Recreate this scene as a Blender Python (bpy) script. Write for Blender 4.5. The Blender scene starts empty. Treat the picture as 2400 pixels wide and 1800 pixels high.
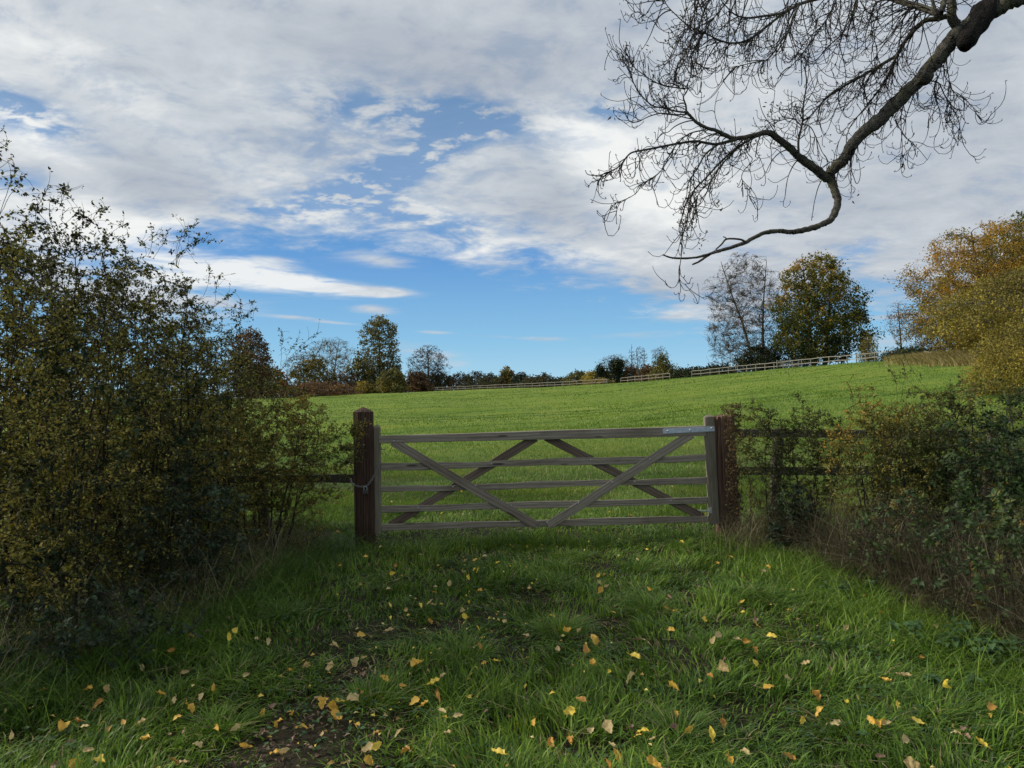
import bpy, math
import numpy as np
from mathutils import Matrix, Vector

# ------------------------------------------------------------------ camera, sky, sun, exposure
S = bpy.context.scene
C = S.collection
F = 1714.0                      # focal length in units of a 2400 px wide picture
PITCH, ROLL, EYE = math.radians(1.17), math.radians(-1.2), 1.6
cam_d = bpy.data.cameras.new("camera")
cam = bpy.data.objects.new("camera", cam_d); C.objects.link(cam)
cam_d.sensor_width = 36.0; cam_d.lens = 36.0 * F / 2400.0
cam_d.clip_start = 0.05; cam_d.clip_end = 5000
CM = (Matrix.Rotation(math.pi / 2 + PITCH, 3, 'X') @ Matrix.Rotation(ROLL, 3, 'Z'))
cam.matrix_world = Matrix.Translation((0, 0, EYE)) @ CM.to_4x4()
S.camera = cam
CMN = np.array(CM)

def ray(px, py):
    px = np.asarray(px, float); py = np.asarray(py, float)
    v = np.stack([(px - 1200) / F, -(py - 900) / F, -np.ones_like(px + py)], -1)
    return v @ CMN.T
def at(px, py, Y):
    """the world point at depth Y seen in direction (px, py)"""
    r = ray(px, py)
    r = r / r[..., 1:2] * np.asarray(Y, float)[..., None]
    return r + np.array([0, 0, EYE])

SUN_AZ, SUN_EL = math.radians(-84), math.radians(33)   # azimuth from +Y towards +X
sd = np.array([math.sin(SUN_AZ) * math.cos(SUN_EL), math.cos(SUN_AZ) * math.cos(SUN_EL), math.sin(SUN_EL)])
sl = bpy.data.lights.new("sun", 'SUN'); sl.energy = 3.0; sl.angle = math.radians(9); sl.color = (1.0, 0.93, 0.82)
so = bpy.data.objects.new("sun", sl); C.objects.link(so)
so.rotation_euler = Vector((-sd[0], -sd[1], -sd[2])).to_track_quat('-Z', 'Y').to_euler()
so.location = (-30, -10, 40)

S.view_settings.view_transform = 'Standard'; S.view_settings.look = 'None'
S.view_settings.exposure = 0.30; S.view_settings.gamma = 1.0
S.render.resolution_x = 1024; S.render.resolution_y = 768
cy = S.cycles
cy.max_bounces = 5; cy.diffuse_bounces = 2; cy.glossy_bounces = 2; cy.transmission_bounces = 3; cy.transparent_max_bounces = 4
cy.use_adaptive_sampling = True; cy.adaptive_threshold = 0.02
cy.use_denoising = True
try: cy.denoiser = 'OPENIMAGEDENOISE'
except Exception: pass

class NT:
    """small helper to write node maths"""
    def __init__(s, tree): s.t = tree; s.n = tree.nodes; s.l = tree.links
    def node(s, typ, **kw):
        n = s.n.new(typ)
        for k, v in kw.items(): setattr(n, k, v)
        return n
    def put(s, sock, v):
        if isinstance(v, bpy.types.NodeSocket): s.l.new(v, sock)
        elif v is not None: sock.default_value = v
    def m(s, op, a, b=None, c=None, clamp=False):
        n = s.n.new('ShaderNodeMath'); n.operation = op; n.use_clamp = clamp
        s.put(n.inputs[0], a); s.put(n.inputs[1], b); s.put(n.inputs[2], c)
        return n.outputs[0]
    def sstep(s, x, a, b):
        n = s.n.new('ShaderNodeMapRange'); n.interpolation_type = 'SMOOTHSTEP'
        s.put(n.inputs[0], x); s.put(n.inputs[1], a); s.put(n.inputs[2], b)
        n.inputs[3].default_value = 0; n.inputs[4].default_value = 1
        return n.outputs[0]
    def mix(s, f, a, b, typ='MIX'):
        n = s.n.new('ShaderNodeMix'); n.data_type = 'RGBA'; n.blend_type = typ
        s.put(n.inputs[0], f); s.put(n.inputs[6], a); s.put(n.inputs[7], b)
        return n.outputs[2]
    def noise(s, vec, scale, detail=4, rough=0.55, dist=0.0, dim='3D'):
        n = s.n.new('ShaderNodeTexNoise'); n.noise_dimensions = dim
        s.put(n.inputs['Vector'], vec)
        n.inputs['Scale'].default_value = scale; n.inputs['Detail'].default_value = detail
        n.inputs['Roughness'].default_value = rough; n.inputs['Distortion'].default_value = dist
        return n.outputs[0]
    def ramp(s, f, stops, interp='LINEAR'):
        n = s.n.new('ShaderNodeValToRGB'); e = n.color_ramp.elements; n.color_ramp.interpolation = interp
        while len(e) < len(stops): e.new(0.5)
        for i, (p, c) in enumerate(stops):
            e[i].position = p
            e[i].color = (c, c, c, 1) if isinstance(c, (int, float)) else (*c, 1)
        s.put(n.inputs[0], f)
        return n.outputs[0]
    def vec(s, x, y, z):
        n = s.n.new('ShaderNodeCombineXYZ'); s.put(n.inputs[0], x); s.put(n.inputs[1], y); s.put(n.inputs[2], z)
        return n.outputs[0]
    def vscale(s, v, sc):
        n = s.n.new('ShaderNodeMapping'); n.inputs['Scale'].default_value = sc
        s.put(n.inputs['Vector'], v); return n.outputs[0]

# ---- the sky: physical sky with a broken cloud layer laid over it by world direction
W = bpy.data.worlds.new("World"); S.world = W; W.use_nodes = True
W.node_tree.nodes.clear()
w = NT(W.node_tree)
tc = w.node('ShaderNodeTexCoord')
sep = w.node('ShaderNodeSeparateXYZ'); w.put(sep.inputs[0], tc.outputs['Generated'])
dx, dy, dz = sep.outputs
sky = w.node('ShaderNodeTexSky', sky_type='NISHITA')
sky.sun_disc = False; sky.sun_elevation = SUN_EL; sky.sun_rotation = SUN_AZ
sky.air_density = 1.0; sky.dust_density = 0.3; sky.ozone_density = 2.5
zc = w.m('MAXIMUM', dz, 0.0)
hyp = w.m('SQRT', w.m('ADD', w.m('MULTIPLY', dx, dx), w.m('MULTIPLY', dy, dy)))
el = w.m('ARCTAN2', dz, hyp)
az = w.m('ARCTAN2', dx, dy)
def azel(px, py):
    r = ray(px, py); return math.atan2(r[0], r[1]), math.atan2(r[2], math.hypot(r[0], r[1]))
ppx = w.m('DIVIDE', dx, w.m('ADD', zc, 0.20)); ppy = w.m('DIVIDE', dy, w.m('ADD', zc, 0.20))
pv = w.vec(ppx, ppy, 0.0)
# wind stretched cloud noise
rot = w.node('ShaderNodeMapping'); w.put(rot.inputs['Vector'], pv)
rot.inputs['Rotation'].default_value = (0, 0, math.radians(-28)); rot.inputs['Scale'].default_value = (1.35, 1.7, 1); rot.inputs['Location'].default_value = (3.7, 1.3, 0)
pr = rot.outputs[0]
nb = w.noise(pr, 1.1, 3, 0.55, 0.3)          # large masses
nm = w.noise(pr, 3.4, 6, 0.62, 0.5)          # puffs
nf = w.noise(pr, 10.0, 6, 0.58, 0.25)         # ripples
def mad(a, k, b): return w.m('MULTIPLY_ADD', a, k, b)
# lower edge of the deck, rising away from the right
stops = []
A0, A1 = -0.75, 0.75
for px, py in [(-120, 640), (250, 640), (430, 560), (640, 560), (820, 560), (1000, 585), (1200, 625), (1400, 650), (1560, 735), (1750, 770), (1980, 690), (2100, 700), (2400, 760)]:
    a, e = azel(px, py); stops.append(((a - A0) / (A1 - A0), e / 0.8))
edge = w.m('MULTIPLY', w.ramp(w.m('DIVIDE', w.m('SUBTRACT', az, A0), A1 - A0), stops, 'EASE'), 0.8)
def blob(px, py, rx, ry, tilt=0.0):
    a, e = azel(px, py); rx /= F; ry /= F; t = math.radians(tilt)
    u = w.m('SUBTRACT', az, a); v = w.m('SUBTRACT', el, e)
    p = mad(v, math.sin(t) / rx, w.m('MULTIPLY', u, math.cos(t) / rx))
    q = mad(v, math.cos(t) / ry, w.m('MULTIPLY', u, -math.sin(t) / ry))
    s = mad(q, q, w.m('MULTIPLY', p, p))
    return w.m('EXPONENT', w.m('MULTIPLY', s, -1.0))
def total(items):
    r = None
    for b, k in items:
        r = w.m('MULTIPLY', b, k) if r is None else mad(b, k, r)
    return r
wob = w.m('MULTIPLY', w.m('SUBTRACT', nm, 0.5), 0.14)
wob = mad(w.m('SUBTRACT', nf, 0.5), 0.05, wob)
deck = w.sstep(w.m('ADD', w.m('SUBTRACT', el, edge), wob), -0.022, 0.05)
holes = total([(blob(60, 268, 90, 34, -12), 1.25), (blob(960, 270, 240, 46, -6), 0.70), (blob(870, 340, 300, 120, 10), 0.30), (blob(1140, 280, 130, 40, -6), 0.6),
               (blob(900, 410, 140, 34, 18), 1.0), (blob(1000, 360, 120, 30, 25), 0.6), (blob(800, 470, 150, 28, 6), 0.75), (blob(1000, 515, 200, 26, -8), 0.8),
               (blob(1440, 258, 60, 16, 0), 0.75), (blob(1430, 240, 110, 50, 0), 0.3), (blob(650, 500, 130, 18, -8), 0.5), (blob(1720, 590, 60, 20, 0), 0.3),
               (blob(30, 425, 60, 20, 0), 0.7), (blob(2010, 590, 60, 22, 20), 0.6), (blob(1700, 40, 400, 60, 0), 0.15)])
hn = w.m('MULTIPLY', holes, w.sstep(mad(w.m('SUBTRACT', nf, 0.5), 1.9, nm), 0.82, 0.30))
thin = w.m('MULTIPLY', w.sstep(mad(nf, 0.5, nm), 0.72, 0.55), 0.15)
deck = w.m('MULTIPLY', deck, w.m('SUBTRACT', 1.0, w.m('MINIMUM', w.m('ADD', w.m('MULTIPLY', hn, 1.05), thin), 0.72)))
# low wisps below the deck, streaked along the horizon
streak = w.noise(w.vec(w.m('MULTIPLY', az, 5.0), w.m('MULTIPLY', el, 34.0), 0.0), 1.9, 5, 0.6, 0.7)
low = total([(blob(560, 640, 150, 26, -8), 1.0), (blob(740, 666, 150, 18, -7), 1.0), (blob(860, 683, 110, 12, -3), 0.9), (blob(320, 680, 200, 60, -4), 1.6),
             (blob(640, 610, 110, 14, 0), 0.5), (blob(850, 598, 90, 20, -6), 0.55), (blob(930, 620, 70, 14, 0), 0.4), (blob(880, 727, 62, 11, -4), 0.75), (blob(690, 745, 60, 4.5, -3), 0.8), (blob(790, 757, 60, 3.5, -4), 0.6), (blob(1020, 779, 40, 4.5, -3), 0.6),
             (blob(1230, 792, 120, 6, -4), 0.8), (blob(1500, 785, 130, 9, 0), 0.5), (blob(980, 825, 90, 24, -10), 0.6), (blob(1080, 850, 70, 18, 0), 0.25),
             (blob(1440, 640, 60, 16, 0), 0.8), (blob(1330, 632, 80, 14, 0), 0.4), (blob(1380, 815, 60, 10, 8), 0.20), (blob(1620, 735, 130, 20, 2), 0.9), (blob(2050, 800, 140, 30, 3), 0.55), (blob(2100, 740, 90, 10, 0), 0.6), (blob(1660, 800, 90, 10, 0), 0.3)])
lowd = w.sstep(w.m('MULTIPLY', low, mad(streak, 3.2, -0.75)), 0.10, 0.95)
dens = w.m('MAXIMUM', deck, w.m('MULTIPLY', lowd, 0.93))
dens = w.m('MULTIPLY', dens, w.sstep(el, -0.02, 0.02))
# cloud brightness: white where thin and sunlit, blue grey where thick
brt = total([(blob(300, 560, 260, 90, -8), 0.55), (blob(80, 330, 130, 45, -20), 0.5), (blob(1380, 330, 140, 60, -20), 0.6), (blob(1200, 590, 260, 34, -6), 0.35), (blob(330, 250, 330, 55, -25), 0.25), (blob(1650, 330, 220, 180, -10), 0.28), (blob(1540, 730, 140, 22, 0), 0.45), (blob(640, 650, 260, 40, -6), 0.5),
             (blob(50, 120, 260, 160, 0), 0.15), (blob(1500, 480, 160, 60, 0), 0.3)])
drk = total([(blob(950, 150, 330, 90, -10), 0.38), (blob(340, 440, 200, 60, -10), 0.40), (blob(1700, 700, 330, 45, 0), 0.42), (blob(2000, 480, 260, 60, -6), 0.22), (blob(1320, 480, 120, 60, -30), 0.30), (blob(310, 162, 60, 12, 0), 0.25),
             (blob(2250, 130, 160, 120, 0), 0.25), (blob(1450, 130, 130, 110, 0), 0.15), (blob(2300, 700, 300, 40, 0), 0.2)])
b = mad(w.m('SUBTRACT', nm, 0.5), 0.95, 0.50)
b = mad(w.m('SUBTRACT', nf, 0.5), 0.34, b)
b = mad(w.m('SUBTRACT', nb, 0.5), 0.7, b)
b = w.m('SUBTRACT', w.m('ADD', b, brt), drk, clamp=True)
cc = w.ramp(b, [(0.0, (2.45, 2.78, 3.3)), (0.35, (3.2, 3.5, 3.9)), (0.65, (4.0, 4.28, 4.55)), (1.0, (5.8, 5.9, 5.85))])
blue = w.ramp(w.m('DIVIDE', el, 0.62), [(0.0, (2.7, 4.5, 5.6)), (0.13, (1.55, 3.4, 5.1)), (0.3, (0.80, 2.15, 4.4)), (0.6, (0.36, 1.45, 3.2)), (1.0, (0.28, 1.15, 2.8))])
skc = w.mix(0.93, sky.outputs[0], blue)
fin = w.mix(dens, skc, cc)
bg = w.node('ShaderNodeBackground'); w.put(bg.inputs[0], fin); bg.inputs[1].default_value = 0.125
wo = w.node('ShaderNodeOutputWorld'); w.l.new(bg.outputs[0], wo.inputs[0])

# ------------------------------------------------------------------ general helpers
def rs(seed): return np.random.RandomState(seed)
def _h(ix, iy, s):
    v = np.sin(ix * 127.1 + iy * 311.7 + s * 74.7) * 43758.5453
    return v - np.floor(v)
def vn(x, y, s=0):
    ix = np.floor(x); iy = np.floor(y); fx = x - ix; fy = y - iy
    fx = fx * fx * (3 - 2 * fx); fy = fy * fy * (3 - 2 * fy)
    a = _h(ix, iy, s); b_ = _h(ix + 1, iy, s); c = _h(ix, iy + 1, s); d = _h(ix + 1, iy + 1, s)
    return (a * (1 - fx) + b_ * fx) * (1 - fy) + (c * (1 - fx) + d * fx) * fy
def fbm(x, y, s=0, o=3):
    t = 0; k = 1; n = 0
    for i in range(o):
        t = t + vn(x * 2 ** i, y * 2 ** i, s + i * 7) * k; n += k; k *= 0.5
    return t / n

def mesh_obj(name, V, faces, mat=None, parent=None, attrs=None, smooth=False, loc=None, face_mat=None):
    """faces: list of (M,k) integer arrays"""
    V = np.asarray(V, np.float32)
    if loc is not None: V = V - np.asarray(loc, np.float32)
    me = bpy.data.meshes.new(name)
    me.vertices.add(len(V)); me.vertices.foreach_set('co', V.ravel())
    faces = [np.asarray(f, np.int32) for f in faces if len(f)]
    nl = sum(f.size for f in faces); nf_ = sum(len(f) for f in faces)
    me.loops.add(nl); me.polygons.add(nf_)
    me.loops.foreach_set('vertex_index', np.concatenate([f.ravel() for f in faces]))
    st = []; off = 0
    for f in faces:
        st.append(off + np.arange(len(f)) * f.shape[1]); off += f.size
    me.polygons.foreach_set('loop_start', np.concatenate(st).astype(np.int32))
    me.polygons.foreach_set('use_smooth', np.full(nf_, bool(smooth)))
    if attrs:
        for k, v in attrs.items():
            a = me.attributes.new(k, 'FLOAT', 'POINT'); a.data.foreach_set('value', np.asarray(v, np.float32))
    me.update(calc_edges=True)
    for m_ in (mat if isinstance(mat, (list, tuple)) else [mat]):
        if m_ is not None: me.materials.append(m_)
    if face_mat is not None: me.polygons.foreach_set('material_index', np.asarray(face_mat, np.int32))
    o = bpy.data.objects.new(name, me); C.objects.link(o)
    if parent is not None: o.parent = parent
    if loc is not None: o.location = Vector(loc) - (parent.location if parent is not None else Vector((0, 0, 0)))
    elif parent is not None: o.location = -parent.location
    return o
def tag(o, label=None, cat=None, group=None, kind=None):
    if label: o['label'] = label
    if cat: o['category'] = cat
    if group: o['group'] = group
    if kind: o['kind'] = kind
    return o
def thing(name, label, cat, loc=(0, 0, 0), group=None):
    o = bpy.data.objects.new(name, None); C.objects.link(o); o.location = loc
    o.empty_display_size = 0.2
    return tag(o, label, cat, group)

def nrm(v): return v / np.maximum(np.linalg.norm(v, axis=-1, keepdims=True), 1e-9)
def tubes(P, R, k=5, caps=False):
    """P (M,n,3), R (M,n) -> verts, quads"""
    P = np.asarray(P, float); R = np.asarray(R, float); M_, n = R.shape
    T = nrm(np.gradient(P, axis=1))
    ref = np.where(np.abs(T[:, :, 2:3]) > 0.9, np.array([1.0, 0.1, 0.0]), np.array([0.1, 0.2, 1.0]))
    ref = np.broadcast_to(ref[:, :1], T.shape)
    U = nrm(np.cross(T, ref)); Vv = np.cross(T, U)
    a = np.arange(k) / k * 2 * np.pi
    ring = P[:, :, None] + R[:, :, None, None] * (np.cos(a)[:, None] * U[:, :, None] + np.sin(a)[:, None] * Vv[:, :, None])
    V = ring.reshape(-1, 3)
    base = (np.arange(M_) * n * k)[:, None, None] + (np.arange(n - 1) * k)[None, :, None]
    j = np.arange(k)[None, None, :]; j2 = (j + 1) % k
    q = np.stack([base + j, base + j2, base + k + j2, base + k + j], -1).reshape(-1, 4)
    return V, q
class Soup:
    def __init__(s): s.V = []; s.Fs = []; s.A = []; s.n = 0
    def add(s, V, F_, a=0.5):
        s.V.append(np.asarray(V, np.float32)); s.Fs.append(np.asarray(F_) + s.n); s.n += len(V)
        s.A.append(np.broadcast_to(np.asarray(a, np.float32), (len(V),)).copy())
    def obj(s, name, mat, parent=None, **kw):
        fs = {}
        for f in s.Fs: fs.setdefault(f.shape[1], []).append(f)
        return mesh_obj(name, np.concatenate(s.V), [np.concatenate(f) for f in fs.values()], mat, parent, {'rnd': np.concatenate(s.A)}, **kw)

# ------------------------------------------------------------------ materials
def new_mat(name):
    m = bpy.data.materials.new(name); m.use_nodes = True; m.node_tree.nodes.clear()
    n = NT(m.node_tree); out = n.node('ShaderNodeOutputMaterial'); return m, n, out
def principled(n, out, col, rough=0.8, bump=None, bstr=0.3, bdist=0.01, spec=0.3, metal=0.0):
    p = n.node('ShaderNodeBsdfPrincipled'); n.put(p.inputs['Base Color'], col if isinstance(col, bpy.types.NodeSocket) else (*col, 1))
    n.put(p.inputs['Roughness'], rough); n.put(p.inputs['Specular IOR Level'], spec); n.put(p.inputs['Metallic'], metal)
    if bump is not None:
        bn = n.node('ShaderNodeBump'); bn.inputs['Strength'].default_value = bstr; bn.inputs['Distance'].default_value = bdist
        n.put(bn.inputs['Height'], bump); n.l.new(bn.outputs[0], p.inputs['Normal'])
    n.l.new(p.outputs[0], out.inputs[0]); return p
def leaf_mat(name, stops, trans=0.35, rough=0.55, nscale=None, namp=0.0, spec=0.25):
    m, n, out = new_mat(name)
    a = n.node('ShaderNodeAttribute', attribute_name='rnd').outputs['Fac']
    if nscale:
        g = n.node('ShaderNodeNewGeometry').outputs['Position']
        a = n.m('ADD', a, n.m('MULTIPLY', n.m('SUBTRACT', n.noise(g, nscale, 3), 0.5), namp), clamp=True)
    col = n.ramp(a, stops)
    p = n.node('ShaderNodeBsdfPrincipled'); n.put(p.inputs['Base Color'], col); p.inputs['Roughness'].default_value = rough
    p.inputs['Specular IOR Level'].default_value = spec
    tr = n.node('ShaderNodeBsdfTranslucent'); n.put(tr.inputs[0], n.mix(1.0, col, (1.0, 1.0, 0.7, 1), 'MULTIPLY'))
    mx = n.node('ShaderNodeMixShader'); mx.inputs[0].default_value = trans
    n.l.new(p.outputs[0], mx.inputs[1]); n.l.new(tr.outputs[0], mx.inputs[2]); n.l.new(mx.outputs[0], out.inputs[0])
    return m
def wood_mat(name, c1, c2, c3, rough=0.85, stretch=(1.2, 22, 22), stain=0.5, knots=True, bump=0.25):
    m, n, out = new_mat(name)
    tcn = n.node('ShaderNodeTexCoord').outputs['Object']
    inf = n.node('ShaderNodeObjectInfo')
    off = n.vec(n.m('MULTIPLY', inf.outputs['Random'], 37.0), n.m('MULTIPLY', inf.outputs['Random'], 11.0), 0.0)
    va = n.node('ShaderNodeVectorMath', operation='ADD'); n.put(va.inputs[0], tcn); n.put(va.inputs[1], off)
    v = va.outputs[0]
    g1 = n.noise(n.vscale(v, stretch), 2.2, 6, 0.6, 1.2)
    g2 = n.noise(n.vscale(v, tuple(x * 3.2 for x in stretch)), 2.5, 4, 0.6, 0.4)
    big = n.noise(v, 1.3, 3, 0.5)
    wv = n.node('ShaderNodeTexWave', wave_type='BANDS', bands_direction='Z'); n.put(wv.inputs['Vector'], n.vscale(v, (0.35, 3.2, 3.2) if stretch[0] < 5 else (6, 0.3, 6 * 0.05)))
    if stretch[0] >= 5: wv.bands_direction = 'X'
    wv.inputs['Scale'].default_value = 2.6; wv.inputs['Distortion'].default_value = 9.0; wv.inputs['Detail'].default_value = 3; wv.inputs['Detail Scale'].default_value = 0.8
    f = n.m('ADD', n.m('MULTIPLY', g1, 0.5), n.m('MULTIPLY', g2, 0.28)); f = mad2(n, wv.outputs[1], 0.12, f); f = n.m('ADD', f, 0.06)
    col = n.ramp(f, [(0.30, c1), (0.5, c2), (0.72, c3)])
    col = n.mix(n.m('MULTIPLY', n.sstep(big, 0.45, 0.75), stain), col, (c1[0] * 0.9, c1[1] * 0.75, c1[2] * 0.6, 1))
    if knots:
        vo = n.node('ShaderNodeTexVoronoi'); n.put(vo.inputs['Vector'], n.vscale(v, (1.7, 8, 9))); vo.inputs['Scale'].default_value = 1.0
        col = n.mix(n.m('MULTIPLY', n.sstep(vo.outputs['Distance'], 0.16, 0.09), 0.8), col, (c1[0] * 0.35, c1[1] * 0.3, c1[2] * 0.28, 1))
    principled(n, out, col, rough, f, bump, 0.006, 0.2)
    return m
def mad2(n, a, k, b): return n.m('MULTIPLY_ADD', a, k, b)
def bark_mat(name, c1, c2, scale=14, c3=None, bump=0.8, rough=0.95):
    m, n, out = new_mat(name)
    g = n.node('ShaderNodeNewGeometry').outputs['Position']
    a = n.noise(g, scale, 6, 0.65, 0.6); b_ = n.noise(g, scale * 0.22, 3, 0.5)
    vo = n.node('ShaderNodeTexVoronoi', feature='DISTANCE_TO_EDGE'); n.put(vo.inputs['Vector'], g); vo.inputs['Scale'].default_value = scale * 2.2
    h = mad2(n, n.sstep(vo.outputs['Distance'], 0.0, 0.25), 0.6, a)
    col = n.ramp(a, [(0.3, c1), (0.7, c2)])
    if c3: col = n.mix(n.sstep(b_, 0.5, 0.68), col, (*c3, 1))
    principled(n, out, col, rough, h, bump, 0.012, 0.15); return m
def flat_mat(name, c, rough=0.7, metal=0.0, var=0.25, scale=20):
    m, n, out = new_mat(name)
    v = n.node('ShaderNodeTexCoord').outputs['Object']; a = n.noise(v, scale, 4)
    col = n.ramp(a, [(0.3, tuple(x * (1 - var) for x in c)), (0.7, tuple(min(1, x * (1 + var)) for x in c))])
    principled(n, out, col, rough, a, 0.2, 0.002, 0.4, metal); return m

M = {}
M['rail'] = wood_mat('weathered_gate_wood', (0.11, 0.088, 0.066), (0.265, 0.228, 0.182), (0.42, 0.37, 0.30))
M['rail_dark'] = wood_mat('darker_gate_wood', (0.07, 0.050, 0.038), (0.165, 0.125, 0.095), (0.26, 0.21, 0.165))  # darker copy of the gate wood, for the back braces
M['stile'] = wood_mat('greenish_gate_wood', (0.09, 0.078, 0.056), (0.195, 0.172, 0.126), (0.28, 0.25, 0.195), stretch=(22, 22, 1.2), knots=False)
M['post_tar'] = wood_mat('creosoted_post_wood', (0.010, 0.009, 0.010), (0.050, 0.031, 0.022), (0.15, 0.085, 0.055), stretch=(22, 22, 1.0), stain=0.7, knots=False, bump=0.9)
M['post_red'] = wood_mat('split_reddish_post_wood', (0.035, 0.022, 0.016), (0.160, 0.095, 0.066), (0.34, 0.22, 0.16), stretch=(18, 18, 0.8), stain=0.5, knots=False, bump=1.0)
M['side_rail'] = wood_mat('side_fence_wood', (0.045, 0.038, 0.030), (0.085, 0.072, 0.058), (0.135, 0.115, 0.095))
M['pale_wood'] = flat_mat('pale_fence_wood', (0.26, 0.235, 0.195), 0.8, 0, 0.2, 3)
M['dark_fence'] = flat_mat('dark_fence_wood', (0.10, 0.09, 0.08), 0.8, 0, 0.2, 3)
M['steel'] = flat_mat('galvanised_steel', (0.50, 0.55, 0.60), 0.45, 0.55, 0.15, 30)
M['chain'] = flat_mat('dull_chain_steel', (0.22, 0.215, 0.21), 0.45, 0.4)
M['brass'] = flat_mat('dull_padlock_metal', (0.10, 0.095, 0.085), 0.5, 0.6)
M['ash_bark'] = bark_mat('ash_bark', (0.030, 0.027, 0.021), (0.17, 0.155, 0.125), 26, (0.13, 0.125, 0.075), 1.0)
M['twig'] = bark_mat('dark_twigs', (0.022, 0.019, 0.016), (0.065, 0.056, 0.046), 30)
M['stem'] = bark_mat('shrub_stems', (0.020, 0.017, 0.014), (0.060, 0.050, 0.040), 25)
M['bark_far'] = bark_mat('distant_bark', (0.060, 0.048, 0.038), (0.15, 0.125, 0.098), 1.5)
M['bark_pale'] = bark_mat('pale_distant_bark', (0.12, 0.115, 0.105), (0.27, 0.255, 0.235), 1.5)

# ------------------------------------------------------------------ the lie of the land
_px = np.arange(-3000, 5400, 10.0)
def _tab(xs, ys, sm=9):
    v = np.interp(_px, xs, ys); k = np.hanning(2 * sm + 3)[1:-1]; k /= k.sum()
    return np.convolve(np.pad(v, sm, mode='edge'), k, 'valid')
DC = _tab([-600, 600, 830, 1000, 1300, 1570, 1800, 2050, 2200, 2400, 3000], [230, 230, 215, 195, 150, 122, 102, 84, 74, 62, 50])
EC = _tab([-600, 600, 830, 1000, 1300, 1450, 1570, 1750, 1900, 2050, 2150, 2400, 3000], [14, 15, 17.5, 21, 25, 30, 38, 50, 60, 69, 74, 78, 85], 7)
def crest(px): return np.interp(px, _px, DC)
def H(x, y):
    x = np.asarray(x, float); y = np.asarray(y, float)
    px = 1200 + F * x / np.maximum(y, 6.0)
    dc = np.interp(px, _px, DC); e = np.interp(px, _px, EC)
    zc_ = EYE + dc * e / F
    t = (y - 9.5) / (dc - 9.5)
    tt = np.clip(t, 0, 1); s = 0.45 * tt + 0.55 * tt * tt * (3 - 2 * tt)
    z = zc_ * s
    z = z - np.clip(y - dc, 0, None) * 0.022
    far = np.clip((y - 10) / 25, 0, 1)
    z = z + far * ((fbm(x / 11, y / 6, 3) - 0.5) * 0.85 + (fbm(x / 2.6, y / 1.7, 11) - 0.5) * 0.10) * np.clip((dc - y) / 25, 0.12, 1)
    near = np.clip(1 - (y - 10) / 14, 0, 1)
    z = z + near * (fbm(x / 0.9 + 5, y / 0.9, 21, 3) - 0.5) * 0.09
    z = z + near * np.clip((-x - 2.3) / 2.0, 0, 1) * 0.15
    return z
def ground(px, Y):
    """world point on the ground at depth Y in the picture column px"""
    X = (np.asarray(px, float) - 1200) / F * np.asarray(Y, float)
    return np.stack([X, np.asarray(Y, float) + 0 * X, H(X, Y)], -1)

def build_ground():
    ys = np.concatenate([-np.geomspace(60, 2, 40), np.linspace(-1.6, 12, 190), np.geomspace(12.1, 900, 420)])
    u = np.sinh(np.linspace(-2.6, 2.6, 520)) / np.sinh(2.6) * 3.2
    yy, uu = np.meshgrid(ys, u, indexing='ij')
    xx = uu * (np.maximum(yy, 0) + 9)
    zz = H(xx, yy)
    V = np.stack([xx, yy, zz], -1).reshape(-1, 3)
    r, c = yy.shape
    i = (np.arange(r - 1)[:, None] * c + np.arange(c - 1)[None]).ravel()
    q = np.stack([i, i + 1, i + c + 1, i + c], -1)
    m, n, out = new_mat('field_ground')
    g = n.node('ShaderNodeNewGeometry').outputs['Position']
    sp = n.node('ShaderNodeSeparateXYZ'); n.put(sp.inputs[0], g)
    big = n.noise(n.vscale(g, (0.09, 0.16, 0)), 1.0, 5, 0.6)
    mid = n.noise(n.vscale(g, (0.7, 1.3, 0)), 1.0, 5, 0.65)
    fine = n.noise(g, 9.0, 5, 0.7)
    a = n.m('ADD', n.m('MULTIPLY', big, 0.45), n.m('MULTIPLY', mid, 0.40)); a = mad2(n, fine, 0.25, a)
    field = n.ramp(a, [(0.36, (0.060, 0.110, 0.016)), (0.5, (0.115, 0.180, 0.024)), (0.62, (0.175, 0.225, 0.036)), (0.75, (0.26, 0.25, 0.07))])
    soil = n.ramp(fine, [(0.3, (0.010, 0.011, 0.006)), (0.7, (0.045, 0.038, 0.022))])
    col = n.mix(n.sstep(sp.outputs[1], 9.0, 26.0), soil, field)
    principled(n, out, col, 0.95, a, 0.9, 0.10, 0.1)
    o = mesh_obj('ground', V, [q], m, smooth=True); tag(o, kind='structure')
build_ground()

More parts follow.
